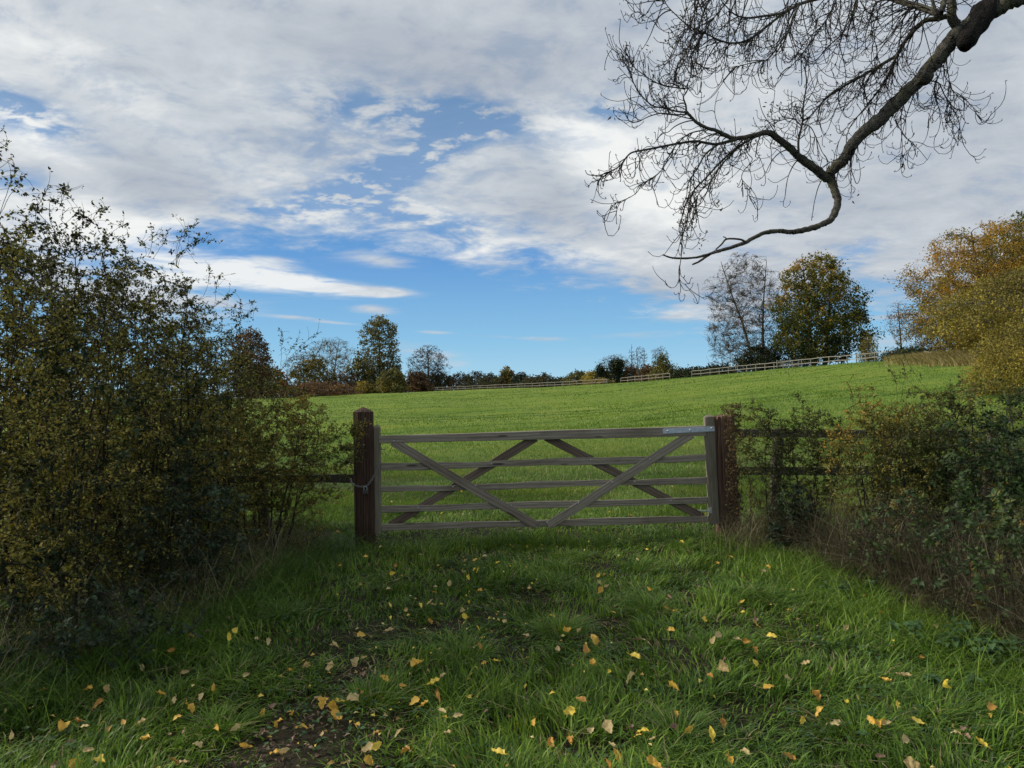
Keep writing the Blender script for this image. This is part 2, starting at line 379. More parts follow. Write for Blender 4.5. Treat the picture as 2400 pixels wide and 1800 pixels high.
# ------------------------------------------------------------------ timber pieces
def board(name, p0, p1, w0, w1, th, mat, parent=None, yoff=0.0, seed=0, wav=0.004, up=None, bev=0.004):
    """a sawn board from p0 to p1; w0, w1 its width at the ends, th its thickness (towards Y)"""
    p0 = np.asarray(p0, float).copy(); p1 = np.asarray(p1, float).copy(); p0[1] += yoff; p1[1] += yoff
    L = np.linalg.norm(p1 - p0); X = (p1 - p0) / L
    Yv = np.array([0, 1, 0.]) if up is None else np.asarray(up, float)
    Yv = Yv - X * np.dot(X, Yv); Yv /= np.linalg.norm(Yv); Zv = np.cross(X, Yv)
    n = max(6, int(L / 0.09)); t = np.linspace(0, 1, n + 1); r = rs(seed + 5)
    ph = r.rand(4) * 9
    top = (np.interp(t, [0, 1], [w0, w1]) / 2 + wav * (np.sin(t * L * 3.1 + ph[0]) + 0.5 * np.sin(t * L * 9 + ph[1])))
    bot = (np.interp(t, [0, 1], [w0, w1]) / 2 + wav * (np.sin(t * L * 2.7 + ph[2]) + 0.5 * np.sin(t * L * 11 + ph[3])))
    h = th / 2; b = min(bev, h * 0.6)
    V = []
    for i in range(n + 1):
        x = t[i] * L; a, c = top[i], -bot[i]
        for y, z in ((-h + b, a), (h - b, a), (h, a - b), (h, c + b), (h - b, c), (-h + b, c), (-h, c + b), (-h, a - b)):
            V.append((x, y, z))
    V = np.array(V); j = np.arange(8); i = np.arange(n)[:, None] * 8
    q = np.stack([i + j, i + (j + 1) % 8, i + 8 + (j + 1) % 8, i + 8 + j], -1).reshape(-1, 4)
    caps = np.array([list(range(7, -1, -1)), [n * 8 + k for k in range(8)]])
    o = mesh_obj(name, V, [q, caps], mat)
    mt = Matrix((( X[0], Yv[0], Zv[0], p0[0]), (X[1], Yv[1], Zv[1], p0[1]), (X[2], Yv[2], Zv[2], p0[2]), (0, 0, 0, 1)))
    if parent is not None:
        o.parent = parent; mt = Matrix.Translation(-parent.location) @ mt
    o.matrix_basis = mt
    return o
def post_mesh(name, base, top, wx, wy, mat, parent=None, cap=0.03, rough=0.006, seed=0, yaw=0.0, taper=0.96, round_=0.25, capmat=None, grooves=0.0):
    """a square timber post with a worn pyramidal head; its own Z is its length"""
    base = np.asarray(base, float); top = np.asarray(top, float); L = np.linalg.norm(top - base)
    Zv = (top - base) / L; Xv = np.array([math.cos(yaw), math.sin(yaw), 0]); Xv = Xv - Zv * np.dot(Xv, Zv); Xv /= np.linalg.norm(Xv); Yv = np.cross(Zv, Xv)
    k = 40; n = 44; a = (np.arange(k) + 0.5) / k * 2 * np.pi
    sq = 1 / np.maximum(np.abs(np.cos(a)), np.abs(np.sin(a))); rr = sq * (1 - round_) + 1.0 * round_ * 1.1; rr = np.minimum(rr, 1.22)
    V = []; tt = np.concatenate([np.linspace(0, 1, n - 5), [1.0 + 0.0] * 0]);
    zs = list(np.linspace(0, L - cap, n)); sc = [1.0] * n
    for f_ in (0.35, 0.7, 0.93, 1.0): zs.append(L - cap + cap * f_); sc.append(max(0.02, 1 - f_ ** 1.3 * 0.98))
    for i, (z, s) in enumerate(zip(zs, sc)):
        tp = 1 + (taper - 1) * z / L
        d = rough * (fbm(a * 4 + seed, np.full(k, z * 1.2), seed, 3) - 0.5) * 2
        gr = -grooves * np.clip(fbm(a * 9 + seed, np.full(k, z * 0.7), seed + 3, 2) - 0.52, 0, 1) * 6
        V.append(np.stack([np.cos(a) * (rr * wx / 2 * tp + d + gr) * s, np.sin(a) * (rr * wy / 2 * tp + d + gr) * s, np.full(k, z) + rough * 1.5 * (fbm(a * 3, a * 0 + 1, seed + 9) - 0.5) * (i >= n - 1)], -1))
    V = np.concatenate(V); m_ = len(zs); j = np.arange(k); i = np.arange(m_ - 1)[:, None] * k
    q = np.stack([i + j, i + (j + 1) % k, i + k + (j + 1) % k, i + k + j], -1).reshape(-1, 4)
    o = mesh_obj(name, V, [q, np.array([[(m_ - 1) * k + x for x in range(k)]])], mat)
    mt = Matrix(((Xv[0], Yv[0], Zv[0], base[0]), (Xv[1], Yv[1], Zv[1], base[1]), (Xv[2], Yv[2], Zv[2], base[2]), (0, 0, 0, 1)))
    if parent is not None: o.parent = parent; mt = Matrix.Translation(-parent.location) @ mt
    o.matrix_basis = mt
    return o
def disc(name, c, r, th, mat, parent, k=12):
    """a domed bolt head facing the viewer's side (-Y)"""
    a = np.arange(k) / k * 2 * np.pi; V = []
    for rr, y in ((1.0, 0), (1.0, -th * 0.5), (0.75, -th * 0.85), (0.3, -th)):
        V.append(np.stack([c[0] + np.cos(a) * r * rr, np.full(k, c[1] + y), c[2] + np.sin(a) * r * rr], -1))
    V = np.concatenate(V); j = np.arange(k); i = np.arange(3)[:, None] * k
    q = np.stack([i + j, i + k + j, i + k + (j + 1) % k, i + (j + 1) % k], -1).reshape(-1, 4)
    return mesh_obj(name, V, [q, np.array([[3 * k + x for x in range(k)]])], mat, parent, smooth=True)

GY = 8.1                          # depth of the gate
PXM = GY / F                      # metres per picture unit at the gate
def G(px, py, dy=0.0): return at(px, py, GY + dy) if not dy else at(px, py, GY) + np.array([0, dy, 0])

# ---- the field gate
gc = G(1285, 1250); gate = thing('field_gate', 'closed weathered wooden five-bar field gate with crossed diagonal braces', 'gate', (gc[0], gc[1], H(gc[0], gc[1])))
board('top_rail', G(890, 1030), G(1652, 1009.5), 17 * PXM, 24 * PXM, 0.075, M['rail'], gate, seed=1, wav=0.0015)
for i, (yl, yr, wl, wr) in enumerate([(1095, 1073, 15, 16.5), (1147.5, 1125, 13.5, 14.5), (1193.5, 1172.5, 15, 15), (1236, 1216, 15, 16)]):
    board('rail', G(892, yl), G(1656 + i, yr), wl * PXM, wr * PXM, 0.024, M['rail'], gate, yoff=0.0, seed=10 + i, wav=0.007 if i in (0, 1) else 0.0035)
board('brace', G(921, 1034), G(1258, 1232), 20 * PXM, 20 * PXM, 0.022, M['rail'], gate, yoff=-0.0245, seed=21, wav=0.002)
board('brace', G(1620, 1017), G(1284, 1231), 20 * PXM, 20 * PXM, 0.022, M['rail'], gate, yoff=-0.0245, seed=22, wav=0.002)
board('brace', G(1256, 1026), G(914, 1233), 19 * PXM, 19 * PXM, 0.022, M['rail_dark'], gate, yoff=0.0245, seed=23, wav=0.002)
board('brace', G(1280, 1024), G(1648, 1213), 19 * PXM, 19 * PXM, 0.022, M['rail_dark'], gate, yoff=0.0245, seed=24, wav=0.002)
post_mesh('latch_stile', G(886.5, 1250), G(883.5, 994), 15.5 * PXM, 0.075, M['stile'], gate, cap=0.035, rough=0.001, seed=3, round_=0.0, taper=1.0)
post_mesh('hinge_stile', G(1673.5, 1228), G(1661, 971), 23.5 * PXM, 0.075, M['stile'], gate, cap=0.03, rough=0.002, seed=4, round_=0.0, taper=1.0)
st = board('hinge_strap', G(1552, 1010.5, -0.045), G(1672, 1004.5, -0.045), 11.5 * PXM, 11.5 * PXM, 0.007, M['steel'], gate, wav=0.0, bev=0.001)
tag(st, 'galvanised steel strap hinge bolted along the top rail')
for px, py, nm_ in [(1563, 1009.5, 'bolt'), (1615, 1007.5, 'bolt'), (1665, 1003, 'bolt')]:
    disc(nm_, G(px, py, -0.049), 0.0105, 0.008, M['steel'], gate)
for px, py in [(1062, 1140), (1115, 1138), (981, 1188), (1152, 1087), (1198, 1183.5), (924, 1033), (1383, 1077), (1522, 1075.5), (1434, 1129), (1486, 1128), (1355, 1178.5), (1571, 1173), (1282, 1224)]:
    disc('bolt', G(px, py, -0.037 if py != 1033 else -0.039), 0.0085, 0.007, M['steel'], gate)
lat = Soup(); V, q = tubes(np.array([[G(889, 1053.5, 0.02), G(896, 1053.4, 0.0), G(902, 1053.2, 0.0)]]), np.full((1, 3), 0.006), 6); lat.add(V, q); lat.obj('latch_pin', M['chain'], gate)
hk = Soup(); V, q = tubes(np.array([[G(1636, 1196, 0.0), G(1650, 1195.5, -0.045), G(1664, 1195, -0.045)]]), np.full((1, 3), 0.007), 6); hk.add(V, q); hk.obj('hinge_hook', M['steel'], gate)
board('hinge_plate', G(1658.5, 1195, -0.043), G(1666, 1194.7, -0.043), 13 * PXM, 13 * PXM, 0.010, M['steel'], gate, wav=0, bev=0.001)

# ---- the two gate posts
pl = G(856, 1290); b0 = G(855.5, 1284, 0.03); t0 = G(849.5, 955, 0.03)
b0[2] -= 0.1
o = post_mesh('gate_post', b0, t0, 0.222, 0.235, M['post_tar'], None, cap=0.05, rough=0.008, seed=7, yaw=math.radians(14), grooves=0.010, round_=0.10)
tag(o, 'thick dark creosoted timber post at the latch end of the gate', 'post', 'heavy posts of the field gate')
b1 = G(1712, 1262, 0.09); t1 = G(1699.5, 972, 0.09)
o = post_mesh('gate_post', b1, t1, 0.245, 0.23, M['post_red'], None, cap=0.022, rough=0.016, seed=12, yaw=math.radians(-8), grooves=0.022, round_=0.12)
tag(o, 'split reddish-brown timber post at the hinge end of the gate', 'post', 'heavy posts of the field gate')

# ---- chain and padlock
ch = thing('chain', 'slack steel chain looped from the gate stile round the dark post', 'chain', tuple(G(866, 1120, -0.12)))
path = [G(893, 1084, 0.03), G(891, 1088, -0.06), G(884, 1104, -0.075), G(876, 1121, -0.115), G(868, 1133, -0.135), G(860, 1136.5, -0.14), G(848, 1137, -0.14), G(838, 1134, -0.135), G(828, 1129, -0.09), G(823, 1122, 0.0)]
path = np.array(path); d = np.concatenate([[0], np.cumsum(np.linalg.norm(np.diff(path, axis=0), axis=1))])
nL = int(d[-1] / 0.0235); ts = (np.arange(nL) + 0.5) / nL * d[-1]
def link_mesh():
    a = np.linspace(0, 2 * np.pi, 14, endpoint=False); P = np.stack([np.cos(a) * 0.0165, np.sin(a) * 0.0095, 0 * a], -1)
    n_ = len(a); k = 5; V = []
    T = nrm(np.roll(P, -1, 0) - np.roll(P, 1, 0)); U = np.array([0, 0, 1.0]); Bn = np.cross(T, U)
    aa = np.arange(k) / k * 2 * np.pi
    V = (P[:, None] + 0.0032 * (np.cos(aa)[:, None] * Bn[:, None] + np.sin(aa)[:, None] * U)).reshape(-1, 3)
    i = np.arange(n_)[:, None]; j = np.arange(k)[None]
    q = np.stack([i * k + j, i * k + (j + 1) % k, ((i + 1) % n_) * k + (j + 1) % k, ((i + 1) % n_) * k + j], -1).reshape(-1, 4)
    return V, q
lv, lq = link_mesh(); proto = None
for i, t_ in enumerate(ts):
    p = np.array([np.interp(t_, d, path[:, k]) for k in range(3)]); p2 = np.array([np.interp(min(t_ + 0.01, d[-1]), d, path[:, k]) for k in range(3)])
    tx = Vector(p2 - p); 
    if tx.length < 1e-6: tx = Vector(path[-1] - path[-2])
    if proto is None:
        proto = mesh_obj('link', lv, [lq], M['chain'], None, smooth=True); lo = proto
    else: lo = proto.copy(); C.objects.link(lo)
    lo.parent = ch
    lo.matrix_basis = Matrix.Translation(Vector(p) - ch.location) @ tx.to_track_quat('X', 'Z').to_matrix().to_4x4() @ Matrix.Rotation(math.pi / 2 * (i % 2) + 0.5, 4, 'X')
pc = G(863, 1144, -0.155); pk = thing('padlock', 'small brass-grey padlock hanging from the chain on the dark post', 'padlock', tuple(pc))
sp_ = Soup(); a = np.linspace(0, np.pi, 9)
P = np.concatenate([[[-0.016, 0, 0.0]], np.stack([-np.cos(a) * 0.016, 0 * a, 0.022 + np.sin(a) * 0.016], -1), [[0.016, 0, 0.0]]]) + pc
V, q = tubes(P[None], np.full((1, len(P)), 0.0038), 6); sp_.add(V, q); sp_.obj('shackle', M['steel'], pk, smooth=True)
board('lock_body', pc + [-0.027, 0, -0.021], pc + [0.027, 0, -0.021], 0.044, 0.044, 0.026, M['brass'], pk, wav=0, bev=0.005)

# ---- post-and-rail fences either side of the gate
rf = thing('post_and_rail_fence', 'low two-rail wooden fence running right from the split reddish post', 'fence', tuple(ground(2060, 8.3)), 'short wooden fences beside the gate')
for y0, y1 in ((1017, 1019), (1107, 1108)):
    board('rail', G(1722, y0, 0.14), G(2330, y1 + 2, 0.3), 0.093, 0.088, 0.035, M['side_rail'], rf, seed=int(y0), wav=0.003)
for px in (1826, 2085, 2330):
    g_ = G(px, 1250, 0.24); post_mesh('post', (g_[0], g_[1], H(g_[0], g_[1]) - 0.1), tuple(at(px, 1003, g_[1])), 0.11, 0.09, M['side_rail'], rf, cap=0.01, rough=0.003, seed=px)
lf = thing('post_and_rail_fence', 'dark wooden rail fence behind the left hedge, meeting the creosoted post', 'fence', tuple(ground(640, 8.3)), 'short wooden fences beside the gate')
for y0, y1 in ((1124, 1126),):
    board('rail', G(832, y0, 0.12), G(330, y1 + 4, 0.25), 0.088, 0.088, 0.035, M['side_rail'], lf, seed=int(y0) + 3, wav=0.003)
for px in (610, 350):
    g_ = G(px, 1250, 0.22); post_mesh('post', (g_[0], g_[1], H(g_[0], g_[1]) - 0.1), tuple(at(px, 1100, g_[1])), 0.11, 0.09, M['side_rail'], lf, cap=0.01, rough=0.003, seed=px)

# ---- the long pale fence along the top of the field
def crest_pt(px, k=0.985):
    dc = float(crest(px)); Y = dc * k; return ground(px, Y)
def far_fence(label, pxs, mat, hgt=1.12, rails=(1.02, 0.5), k=0.985, wpost=0.11, group='pale fences along the top of the field', name='far_fence'):
    pts = np.array([crest_pt(p, k) for p in pxs]); mid = pts[len(pts) // 2]
    f = thing(name, label, 'fence', tuple(mid), group)
    r = rs(int(pxs[0]))
    s0 = None
    for i, p in enumerate(pts):
        w_ = wpost / 2; hh = hgt + r.uniform(-0.05, 0.08)
        V = np.array([(sx * w_, sy * w_, z) for z in (0, hh) for sx, sy in ((-1, -1), (1, -1), (1, 1), (-1, 1))]) + p + [0, 0, -0.1]
        q = np.array([[0, 1, 5, 4], [1, 2, 6, 5], [2, 3, 7, 6], [3, 0, 4, 7], [4, 5, 6, 7]])
        mesh_obj('post', V, [q], mat, f)
    for h in rails:
        V, F_ = [], []
        P = pts + np.array([0, -0.11, 0]); P[:, 2] += h + r.uniform(-0.04, 0.04, len(P))
        nV = []
        for i in range(len(P)):
            for dz_, dy_ in ((-0.042, -0.03), (0.042, -0.03), (0.042, 0.03), (-0.042, 0.03)): nV.append(P[i] + [0, dy_, dz_])
        i = np.arange(len(P) - 1)[:, None] * 4; j = np.arange(4)
        q = np.stack([i + j, i + (j + 1) % 4, i + 4 + (j + 1) % 4, i + 4 + j], -1).reshape(-1, 4)
        mesh_obj('rail', np.array(nV), [q], mat, f)
    return f
far_fence('long pale two-rail fence at the left end of the field crest', list(np.arange(985, 1425, 17.5)), M['pale_wood'], wpost=0.14)
far_fence('short pale fence piece in front of the ivy-clad stumps', list(np.arange(1455, 1575, 16.5)), M['pale_wood'])
far_fence('tall pale fence climbing past the two big hilltop trees', list(np.arange(1622, 2100, 21.5)), M['pale_wood'], wpost=0.09)
far_fence('dark rail fence showing under the orange tree at the right', list(np.arange(2215, 2420, 34)), M['dark_fence'], wpost=0.16, k=1.12, group='dark fences at the field edge')
far_fence('dark rail fence between the hedge bushes and the first pale rails', list(np.arange(925, 990, 16)), M['dark_fence'], wpost=0.2, k=1.0, group='dark fences at the field edge')
fg = crest_pt(1846, 0.99); fgt = thing('far_gate', 'small pale gate with crossed braces in the hilltop fence', 'gate', tuple(fg))
for x0, z0, x1, z1 in ((-1.4, 0.35, 1.4, 0.35), (-1.4, 1.1, 1.4, 1.1), (-1.4, 0.72, 1.4, 0.72)):
    board('rail', fg + [x0, -0.3, z0], fg + [x1, -0.3, z1], 0.1, 0.1, 0.04, M['pale_wood'], fgt, wav=0)
for x0, z0, x1, z1 in ((-1.35, 0.35, 0, 1.1), (1.35, 0.35, 0, 1.1)):
    board('brace', fg + [x0, -0.36, z0], fg + [x1, -0.36, z1], 0.09, 0.09, 0.03, M['pale_wood'], fgt, wav=0)
for x0 in (-1.45, 1.45): board('stile', fg + [x0, -0.3, 0.2], fg + [x0, -0.3, 1.2], 0.12, 0.12, 0.08, M['pale_wood'], fgt, wav=0)
fr0 = at(2165, 824, 68); fr1 = at(2232, 844, 66)
fr = thing('broken_rail', 'fallen pale fence rail slanting down the bramble bank', 'rail', tuple(ground(2200, 68)))
board('rail', fr0, at(2212, 833, 67), 0.15, 0.15, 0.07, M['pale_wood'], fr, wav=0.01); board('rail', at(2211, 832, 66.9), fr1, 0.15, 0.12, 0.07, M['pale_wood'], fr, wav=0.01)
gp = at(2211, 832, 67); post_mesh('post', (gp[0], gp[1], H(gp[0], gp[1])), tuple(gp), 0.15, 0.15, M['pale_wood'], fr, cap=0.02)
W.cycles.sampling_method = 'MANUAL'; W.cycles.sample_map_resolution = 512

# ------------------------------------------------------------------ growing plants
def connect(nodes, nd, nr, T, n=6, lift=0.15, up_pen=1.0, rmax=0.05, rend=0.004, jit=0.06, rnd=None, share=0.7):
    """curved shoots from the best place on the skeleton to each target"""
    rnd = rnd or rs(1); out = []
    par = np.empty(len(T), int)
    for s in range(0, len(T), 400):
        D = T[s:s + 400, None] - nodes[None]
        dist = np.linalg.norm(D, axis=2)
        cost = dist + up_pen * np.maximum(0, nodes[None, :, 2] - T[s:s + 400, None, 2] - 0.1 * dist)
        cost = cost * (1 + 0.15 * rnd.rand(*cost.shape))
        par[s:s + 400] = np.argmin(cost, axis=1)
    A = nodes[par]; dA = nd[par]; rA = nr[par]
    L = np.linalg.norm(T - A, axis=1)[:, None]
    Cc = A + (T - A) * 0.4 + dA * L * 0.22 + np.array([0, 0, 1.0]) * L * lift + rnd.normal(0, jit, T.shape) * L
    t = np.linspace(0, 1, n)[None, :, None]
    P = (1 - t) ** 2 * A[:, None] + 2 * t * (1 - t) * Cc[:, None] + t * t * T[:, None]
    w_ = np.sin(np.linspace(0, np.pi, n))[None, :, None]
    P = P + rnd.normal(0, 1, P.shape) * w_ * L[:, None] * jit * 0.5
    r0 = np.minimum(rA * share, rmax)
    r0 = np.maximum(r0, rend)
    R = r0[:, None] * (1 - np.linspace(0, 1, n) ** 0.9)[None] + rend * (np.linspace(0, 1, n) ** 0.9)[None]
    return P, R
def dirs(P): return nrm(np.gradient(P, axis=1))

def leaves(Cn, D, N_, L, Wd, a, fold=0.25, curl=0.0):
    """pointed folded leaves, 5 verts and 4 triangles each"""
    D = nrm(D); S_ = nrm(np.cross(D, N_)); N_ = np.cross(S_, D)
    L = np.asarray(L)[:, None]; Wd = np.asarray(Wd)[:, None]
    v0 = Cn; v1 = Cn + D * L * 0.42 - S_ * Wd * 0.5 + N_ * Wd * fold
    v2 = Cn + D * L * 0.42 + S_ * Wd * 0.5 + N_ * Wd * fold
    v3 = Cn + D * L - N_ * L * curl; v4 = Cn + D * L * 0.45
    V = np.stack([v0, v1, v2, v3, v4], 1).reshape(-1, 3); i = np.arange(len(Cn))[:, None, None] * 5
    f = (i + np.array([[0, 4, 1], [0, 2, 4], [1, 4, 3], [4, 2, 3]])[None]).reshape(-1, 3)
    return V, f, np.repeat(a, 5)
def rdir(r, n, zb=0.0):
    v = r.normal(0, 1, (n, 3)); v[:, 2] += zb; return nrm(v)

def env_points(r, n, h0, h1, prof, rx, ry, shell=0.5, lump=0.22, lean=(0, 0)):
    """points inside a crown: prof = radius (0..1) against height (0..1)"""
    hs = np.linspace(0, 1, 60); pr_ = np.interp(hs, [p[0] for p in prof], [p[1] for p in prof])
    cdf = np.cumsum(pr_ ** 1.6 + 0.02); cdf /= cdf[-1]
    h = np.interp(r.rand(n), cdf, hs); a = r.rand(n) * 2 * np.pi
    ph = r.rand(6) * 7
    lum = 1 + lump * (np.sin(a * 3 + ph[0] + h * 6) * 0.5 + np.sin(a * 5 + ph[1] - h * 11) * 0.35 + np.sin(a * 2 + h * 17 + ph[2]) * 0.4)
    q = r.rand(n) ** shell * np.interp(h, hs, pr_) * lum
    x = np.cos(a) * q * rx; y = np.sin(a) * q * ry
    return np.stack([x + lean[0] * h, y + lean[1] * h, h0 + (h1 - h0) * h], -1)

def far_tree(name, label, px0, px1, pyt, Y, prof, leafmat, bark, seed, nl=9000, ls=0.30, levels=(18, 160, 1300), clear=0.12, crown0=0.0, group=None, cat='tree',
             trunks=1, thick=0.30, aval=None, leaf_spread=0.5, lean=(0, 0), twig_r=0.02, depth=None, shell=0.45, lump=0.22, lift=0.15, tw_n=6, leafy=None, base_px=None, base_dz=0.0, jit=0.07, world=None, fork=2.5):
    """a tree seen between columns px0 and px1 with its top at pyt, standing at depth Y"""
    r = rs(seed); pc_ = (px0 + px1) / 2
    b = ground(base_px if base_px is not None else pc_, Y); b[2] += base_dz
    cX = (pc_ - 1200) / F * Y - b[0]
    if world:
        b = np.array([world[0], world[1], float(H(world[0], world[1]))]); cX = 0.0; top = world[2]; rx = world[3]; ry = world[3]
    else:
      top = float(at(pc_, pyt, Y)[2]) - b[2]; rx = (px1 - px0) / 2 / F * Y; ry = depth if depth else rx * 0.9
    t = thing(name, label, cat, tuple(b), group)
    h0 = top * crown0
    P0, R0 = [], []
    for k in range(trunks):
        n = 12; zz = np.linspace(-0.3, top * 0.93, n); ox = (k - (trunks - 1) / 2) * thick * 3.2
        wob_ = np.cumsum(r.normal(0, 0.02 * top / n, (n, 2)), 0)
        x = ox * (1 + (zz / top).clip(0, 2) ** 0.8 * fork) + wob_[:, 0] + (np.sin(zz / top * 5 + k * 2.5) * 0.02 * top if fork > 3 else 0) + (cX + lean[0]) * (zz / top).clip(0, 2) ** 1.2; y = wob_[:, 1] + lean[1] * zz / top
        P0.append(np.stack([x, y, zz], -1)); R0.append(thick * (1 - (zz / top).clip(0, 1) ** 0.8 * 0.9))
    P0 = np.array(P0); R0 = np.array(R0)
    nodes = P0.reshape(-1, 3); nr = R0.ravel(); nd = dirs(P0).reshape(-1, 3)
    keep = nodes[:, 2] > top * clear; nodes, nr, nd = nodes[keep], nr[keep], nd[keep]
    wood = Soup(); V, q = tubes(P0, R0, 8); wood.add(V, q)
    fine = Soup()
    lastP = None
    for li, (N_, rm, re) in enumerate(zip(levels, (thick * 0.42, thick * 0.15, thick * 0.05), (thick * 0.09, thick * 0.045, twig_r * 0.6))):
        T = env_points(r, N_, h0 if h0 > top * clear else top * max(crown0, clear * 0.6), top, prof, rx, ry, shell if li else 0.9, lump) + [cX, 0, 0]
        if li == 0: T = T * [0.75, 0.75, 1] + [cX * 0.25, 0, -0.04 * top]
        P, R = connect(nodes, nd, nr, T, tw_n, lift, (1.6, 1.1, 0.7)[li], max(rm, re * 1.2), re, jit, r)
        R = np.maximum(R, twig_r * (0.6 if li == 2 else 1.0) * 0.7)
        V, q = tubes(P, R, 5 if li == 0 else 3); (wood if li < 2 else fine).add(V, q, 0.5)
        dd = dirs(P)
        if li == 2: lastP, lastD = P, dd
        nodes = np.concatenate([nodes[nodes[:, 2] > 0] if li == 0 else nodes, P[:, 1:].reshape(-1, 3)])
        nd = np.concatenate([nd, dd[:, 1:].reshape(-1, 3)]); nr = np.concatenate([nr, R[:, 1:].ravel()])
    off = np.array(b)
    for s_ in (wood, fine): s_.V = [v + off for v in s_.V]
    wood.obj('trunk', bark, t, smooth=True)
    fine.obj('twigs', bark, t)
    if nl:
        i = r.randint(0, len(lastP), nl); j = r.randint(1, lastP.shape[1], nl)
        if leafy is not None:
            hh = lastP[i, -1, 2] / top; keep = r.rand(nl) < np.interp(hh, [p[0] for p in leafy], [p[1] for p in leafy]); i, j = i[keep], j[keep]
        n = len(i)
        Cn = lastP[i, j] + r.normal(0, leaf_spread * 0.5, (n, 3))
        hn_ = (Cn[:, 2] / top).clip(0, 1); cl = r.rand(len(lastP))[i]
        side = (Cn[:, 0] - cX) / rx
        a = 0.5 + (cl - 0.5) * 0.35 + (r.rand(n) - 0.5) * 0.45
        if aval is not None: a = a + aval(hn_, side, r, Cn)
        D = nrm(lastD[i, j] * 0.5 + rdir(r, n, -0.2)); sz = ls * r.uniform(0.6, 1.35, n)
        V, f, aa = leaves(Cn + off, D, rdir(r, n, 0.6), sz, sz * r.uniform(0.55, 0.9, n), a.clip(0, 1), 0.15)
        s_ = Soup(); s_.add(V, f, aa); s_.obj('crown', leafmat, t)
    return t

# leaf colours (real colours of the leaves, green to gold)
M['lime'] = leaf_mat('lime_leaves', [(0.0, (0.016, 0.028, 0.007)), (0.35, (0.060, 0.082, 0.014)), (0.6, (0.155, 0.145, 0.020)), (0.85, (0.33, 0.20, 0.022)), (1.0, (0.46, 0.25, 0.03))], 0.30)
M['olive'] = leaf_mat('olive_leaves', [(0.0, (0.035, 0.042, 0.016)), (0.5, (0.12, 0.125, 0.042)), (0.8, (0.23, 0.19, 0.05)), (1.0, (0.34, 0.23, 0.06))], 0.3)
M['orange'] = leaf_mat('orange_leaves', [(0.0, (0.035, 0.038, 0.010)), (0.35, (0.14, 0.125, 0.024)), (0.65, (0.36, 0.22, 0.03)), (1.0, (0.60, 0.31, 0.03))], 0.35)
M['gold'] = leaf_mat('golden_birch_leaves', [(0.0, (0.09, 0.075, 0.020)), (0.4, (0.25, 0.21, 0.045)), (0.75, (0.46, 0.35, 0.06)), (1.0, (0.66, 0.48, 0.09))], 0.35)
M['brown'] = leaf_mat('brown_leaves', [(0.0, (0.030, 0.020, 0.013)), (0.5, (0.135, 0.080, 0.044)), (1.0, (0.32, 0.17, 0.06))], 0.3)
M['rust'] = leaf_mat('rusty_twiggy_leaves', [(0.0, (0.05, 0.024, 0.014)), (0.5, (0.18, 0.080, 0.036)), (1.0, (0.36, 0.18, 0.05))], 0.3)
M['darkgreen'] = leaf_mat('dark_evergreen_leaves', [(0.0, (0.008, 0.013, 0.006)), (0.5, (0.024, 0.038, 0.016)), (1.0, (0.065, 0.080, 0.03))], 0.2)
M['hedgefar'] = leaf_mat('mixed_hedge_leaves', [(0.0, (0.016, 0.018, 0.010)), (0.4, (0.045, 0.050, 0.022)), (0.75, (0.095, 0.085, 0.035)), (1.0, (0.20, 0.14, 0.05))], 0.25)
oval = [(0, 0.45), (0.15, 0.85), (0.4, 1.0), (0.7, 0.85), (0.9, 0.5), (1, 0.12)]
limep = [(0, 0.55), (0.12, 0.95), (0.35, 1.0), (0.6, 0.85), (0.8, 0.70), (0.93, 0.42), (1, 0.08)]
fan = [(0, 0.12), (0.2, 0.45), (0.45, 0.85), (0.7, 1.0), (0.9, 0.75), (1, 0.25)]
dome = [(0, 0.9), (0.3, 1.0), (0.65, 0.85), (0.9, 0.5), (1, 0.15)]

def dcx(px, k=1.05): return float(crest(px)) * k
warm_top_lit_left = lambda h, s, r, Cn: (h - 0.45) * 0.42 - s * 0.13 + (fbm(Cn[:, 0] / 1.6, Cn[:, 2] / 1.4, 4) - 0.5) * 0.8  # orange top; sunlit left and shaded right side put into leaf colour
patchy = lambda h, s, r, Cn: (fbm(Cn[:, 0] / 1.5, Cn[:, 2] / 1.5, 9) - 0.5) * 0.9

# --- trees on the skyline, left to right
far_tree('broadleaf_tree', 'reddish-brown dome tree rising behind the leafy edge of the left hedge', 528, 645, 768, 150, oval, M['brown'], M['bark_far'], 101, nl=8000, ls=0.42, aval=patchy, thick=0.3, group='skyline trees')
far_tree('bare_tree', 'pale leafless tree with windswept top left of the tall lime', 715, 838, 790, 205, fan, None, M['bark_pale'], 102, nl=0, levels=(16, 160, 2400), twig_r=0.042, lift=0.35, jit=0.05, thick=0.42, lean=(2.5, 0), group='skyline trees')
far_tree('bare_tree', 'faint leafless thicket tree between the reddish tree and the pale one', 665, 760, 826, 210, fan, M['brown'], M['bark_far'], 122, nl=700, ls=0.4, levels=(14, 120, 1500), twig_r=0.042, lift=0.3, thick=0.3, group='skyline trees')
far_tree('lime_tree', 'tall half-bare lime tree left of the round leafless tree', 838, 944, 738, 205, [(0, 0.75), (0.1, 1.0), (0.35, 0.95), (0.5, 1.0), (0.62, 0.86), (0.78, 0.82), (0.9, 0.62), (1, 0.16)], M['olive'], M['bark_far'], 103, nl=13000, ls=0.55, aval=lambda h, s, r, Cn: 0.08 + patchy(h, s, r, Cn) * 0.7, thick=0.5, leafy=[(0, 0.9), (0.4, 0.7), (0.55, 0.35), (0.72, 0.4), (0.85, 0.8), (1, 0.9)], levels=(24, 220, 2200), twig_r=0.05, group='skyline trees')
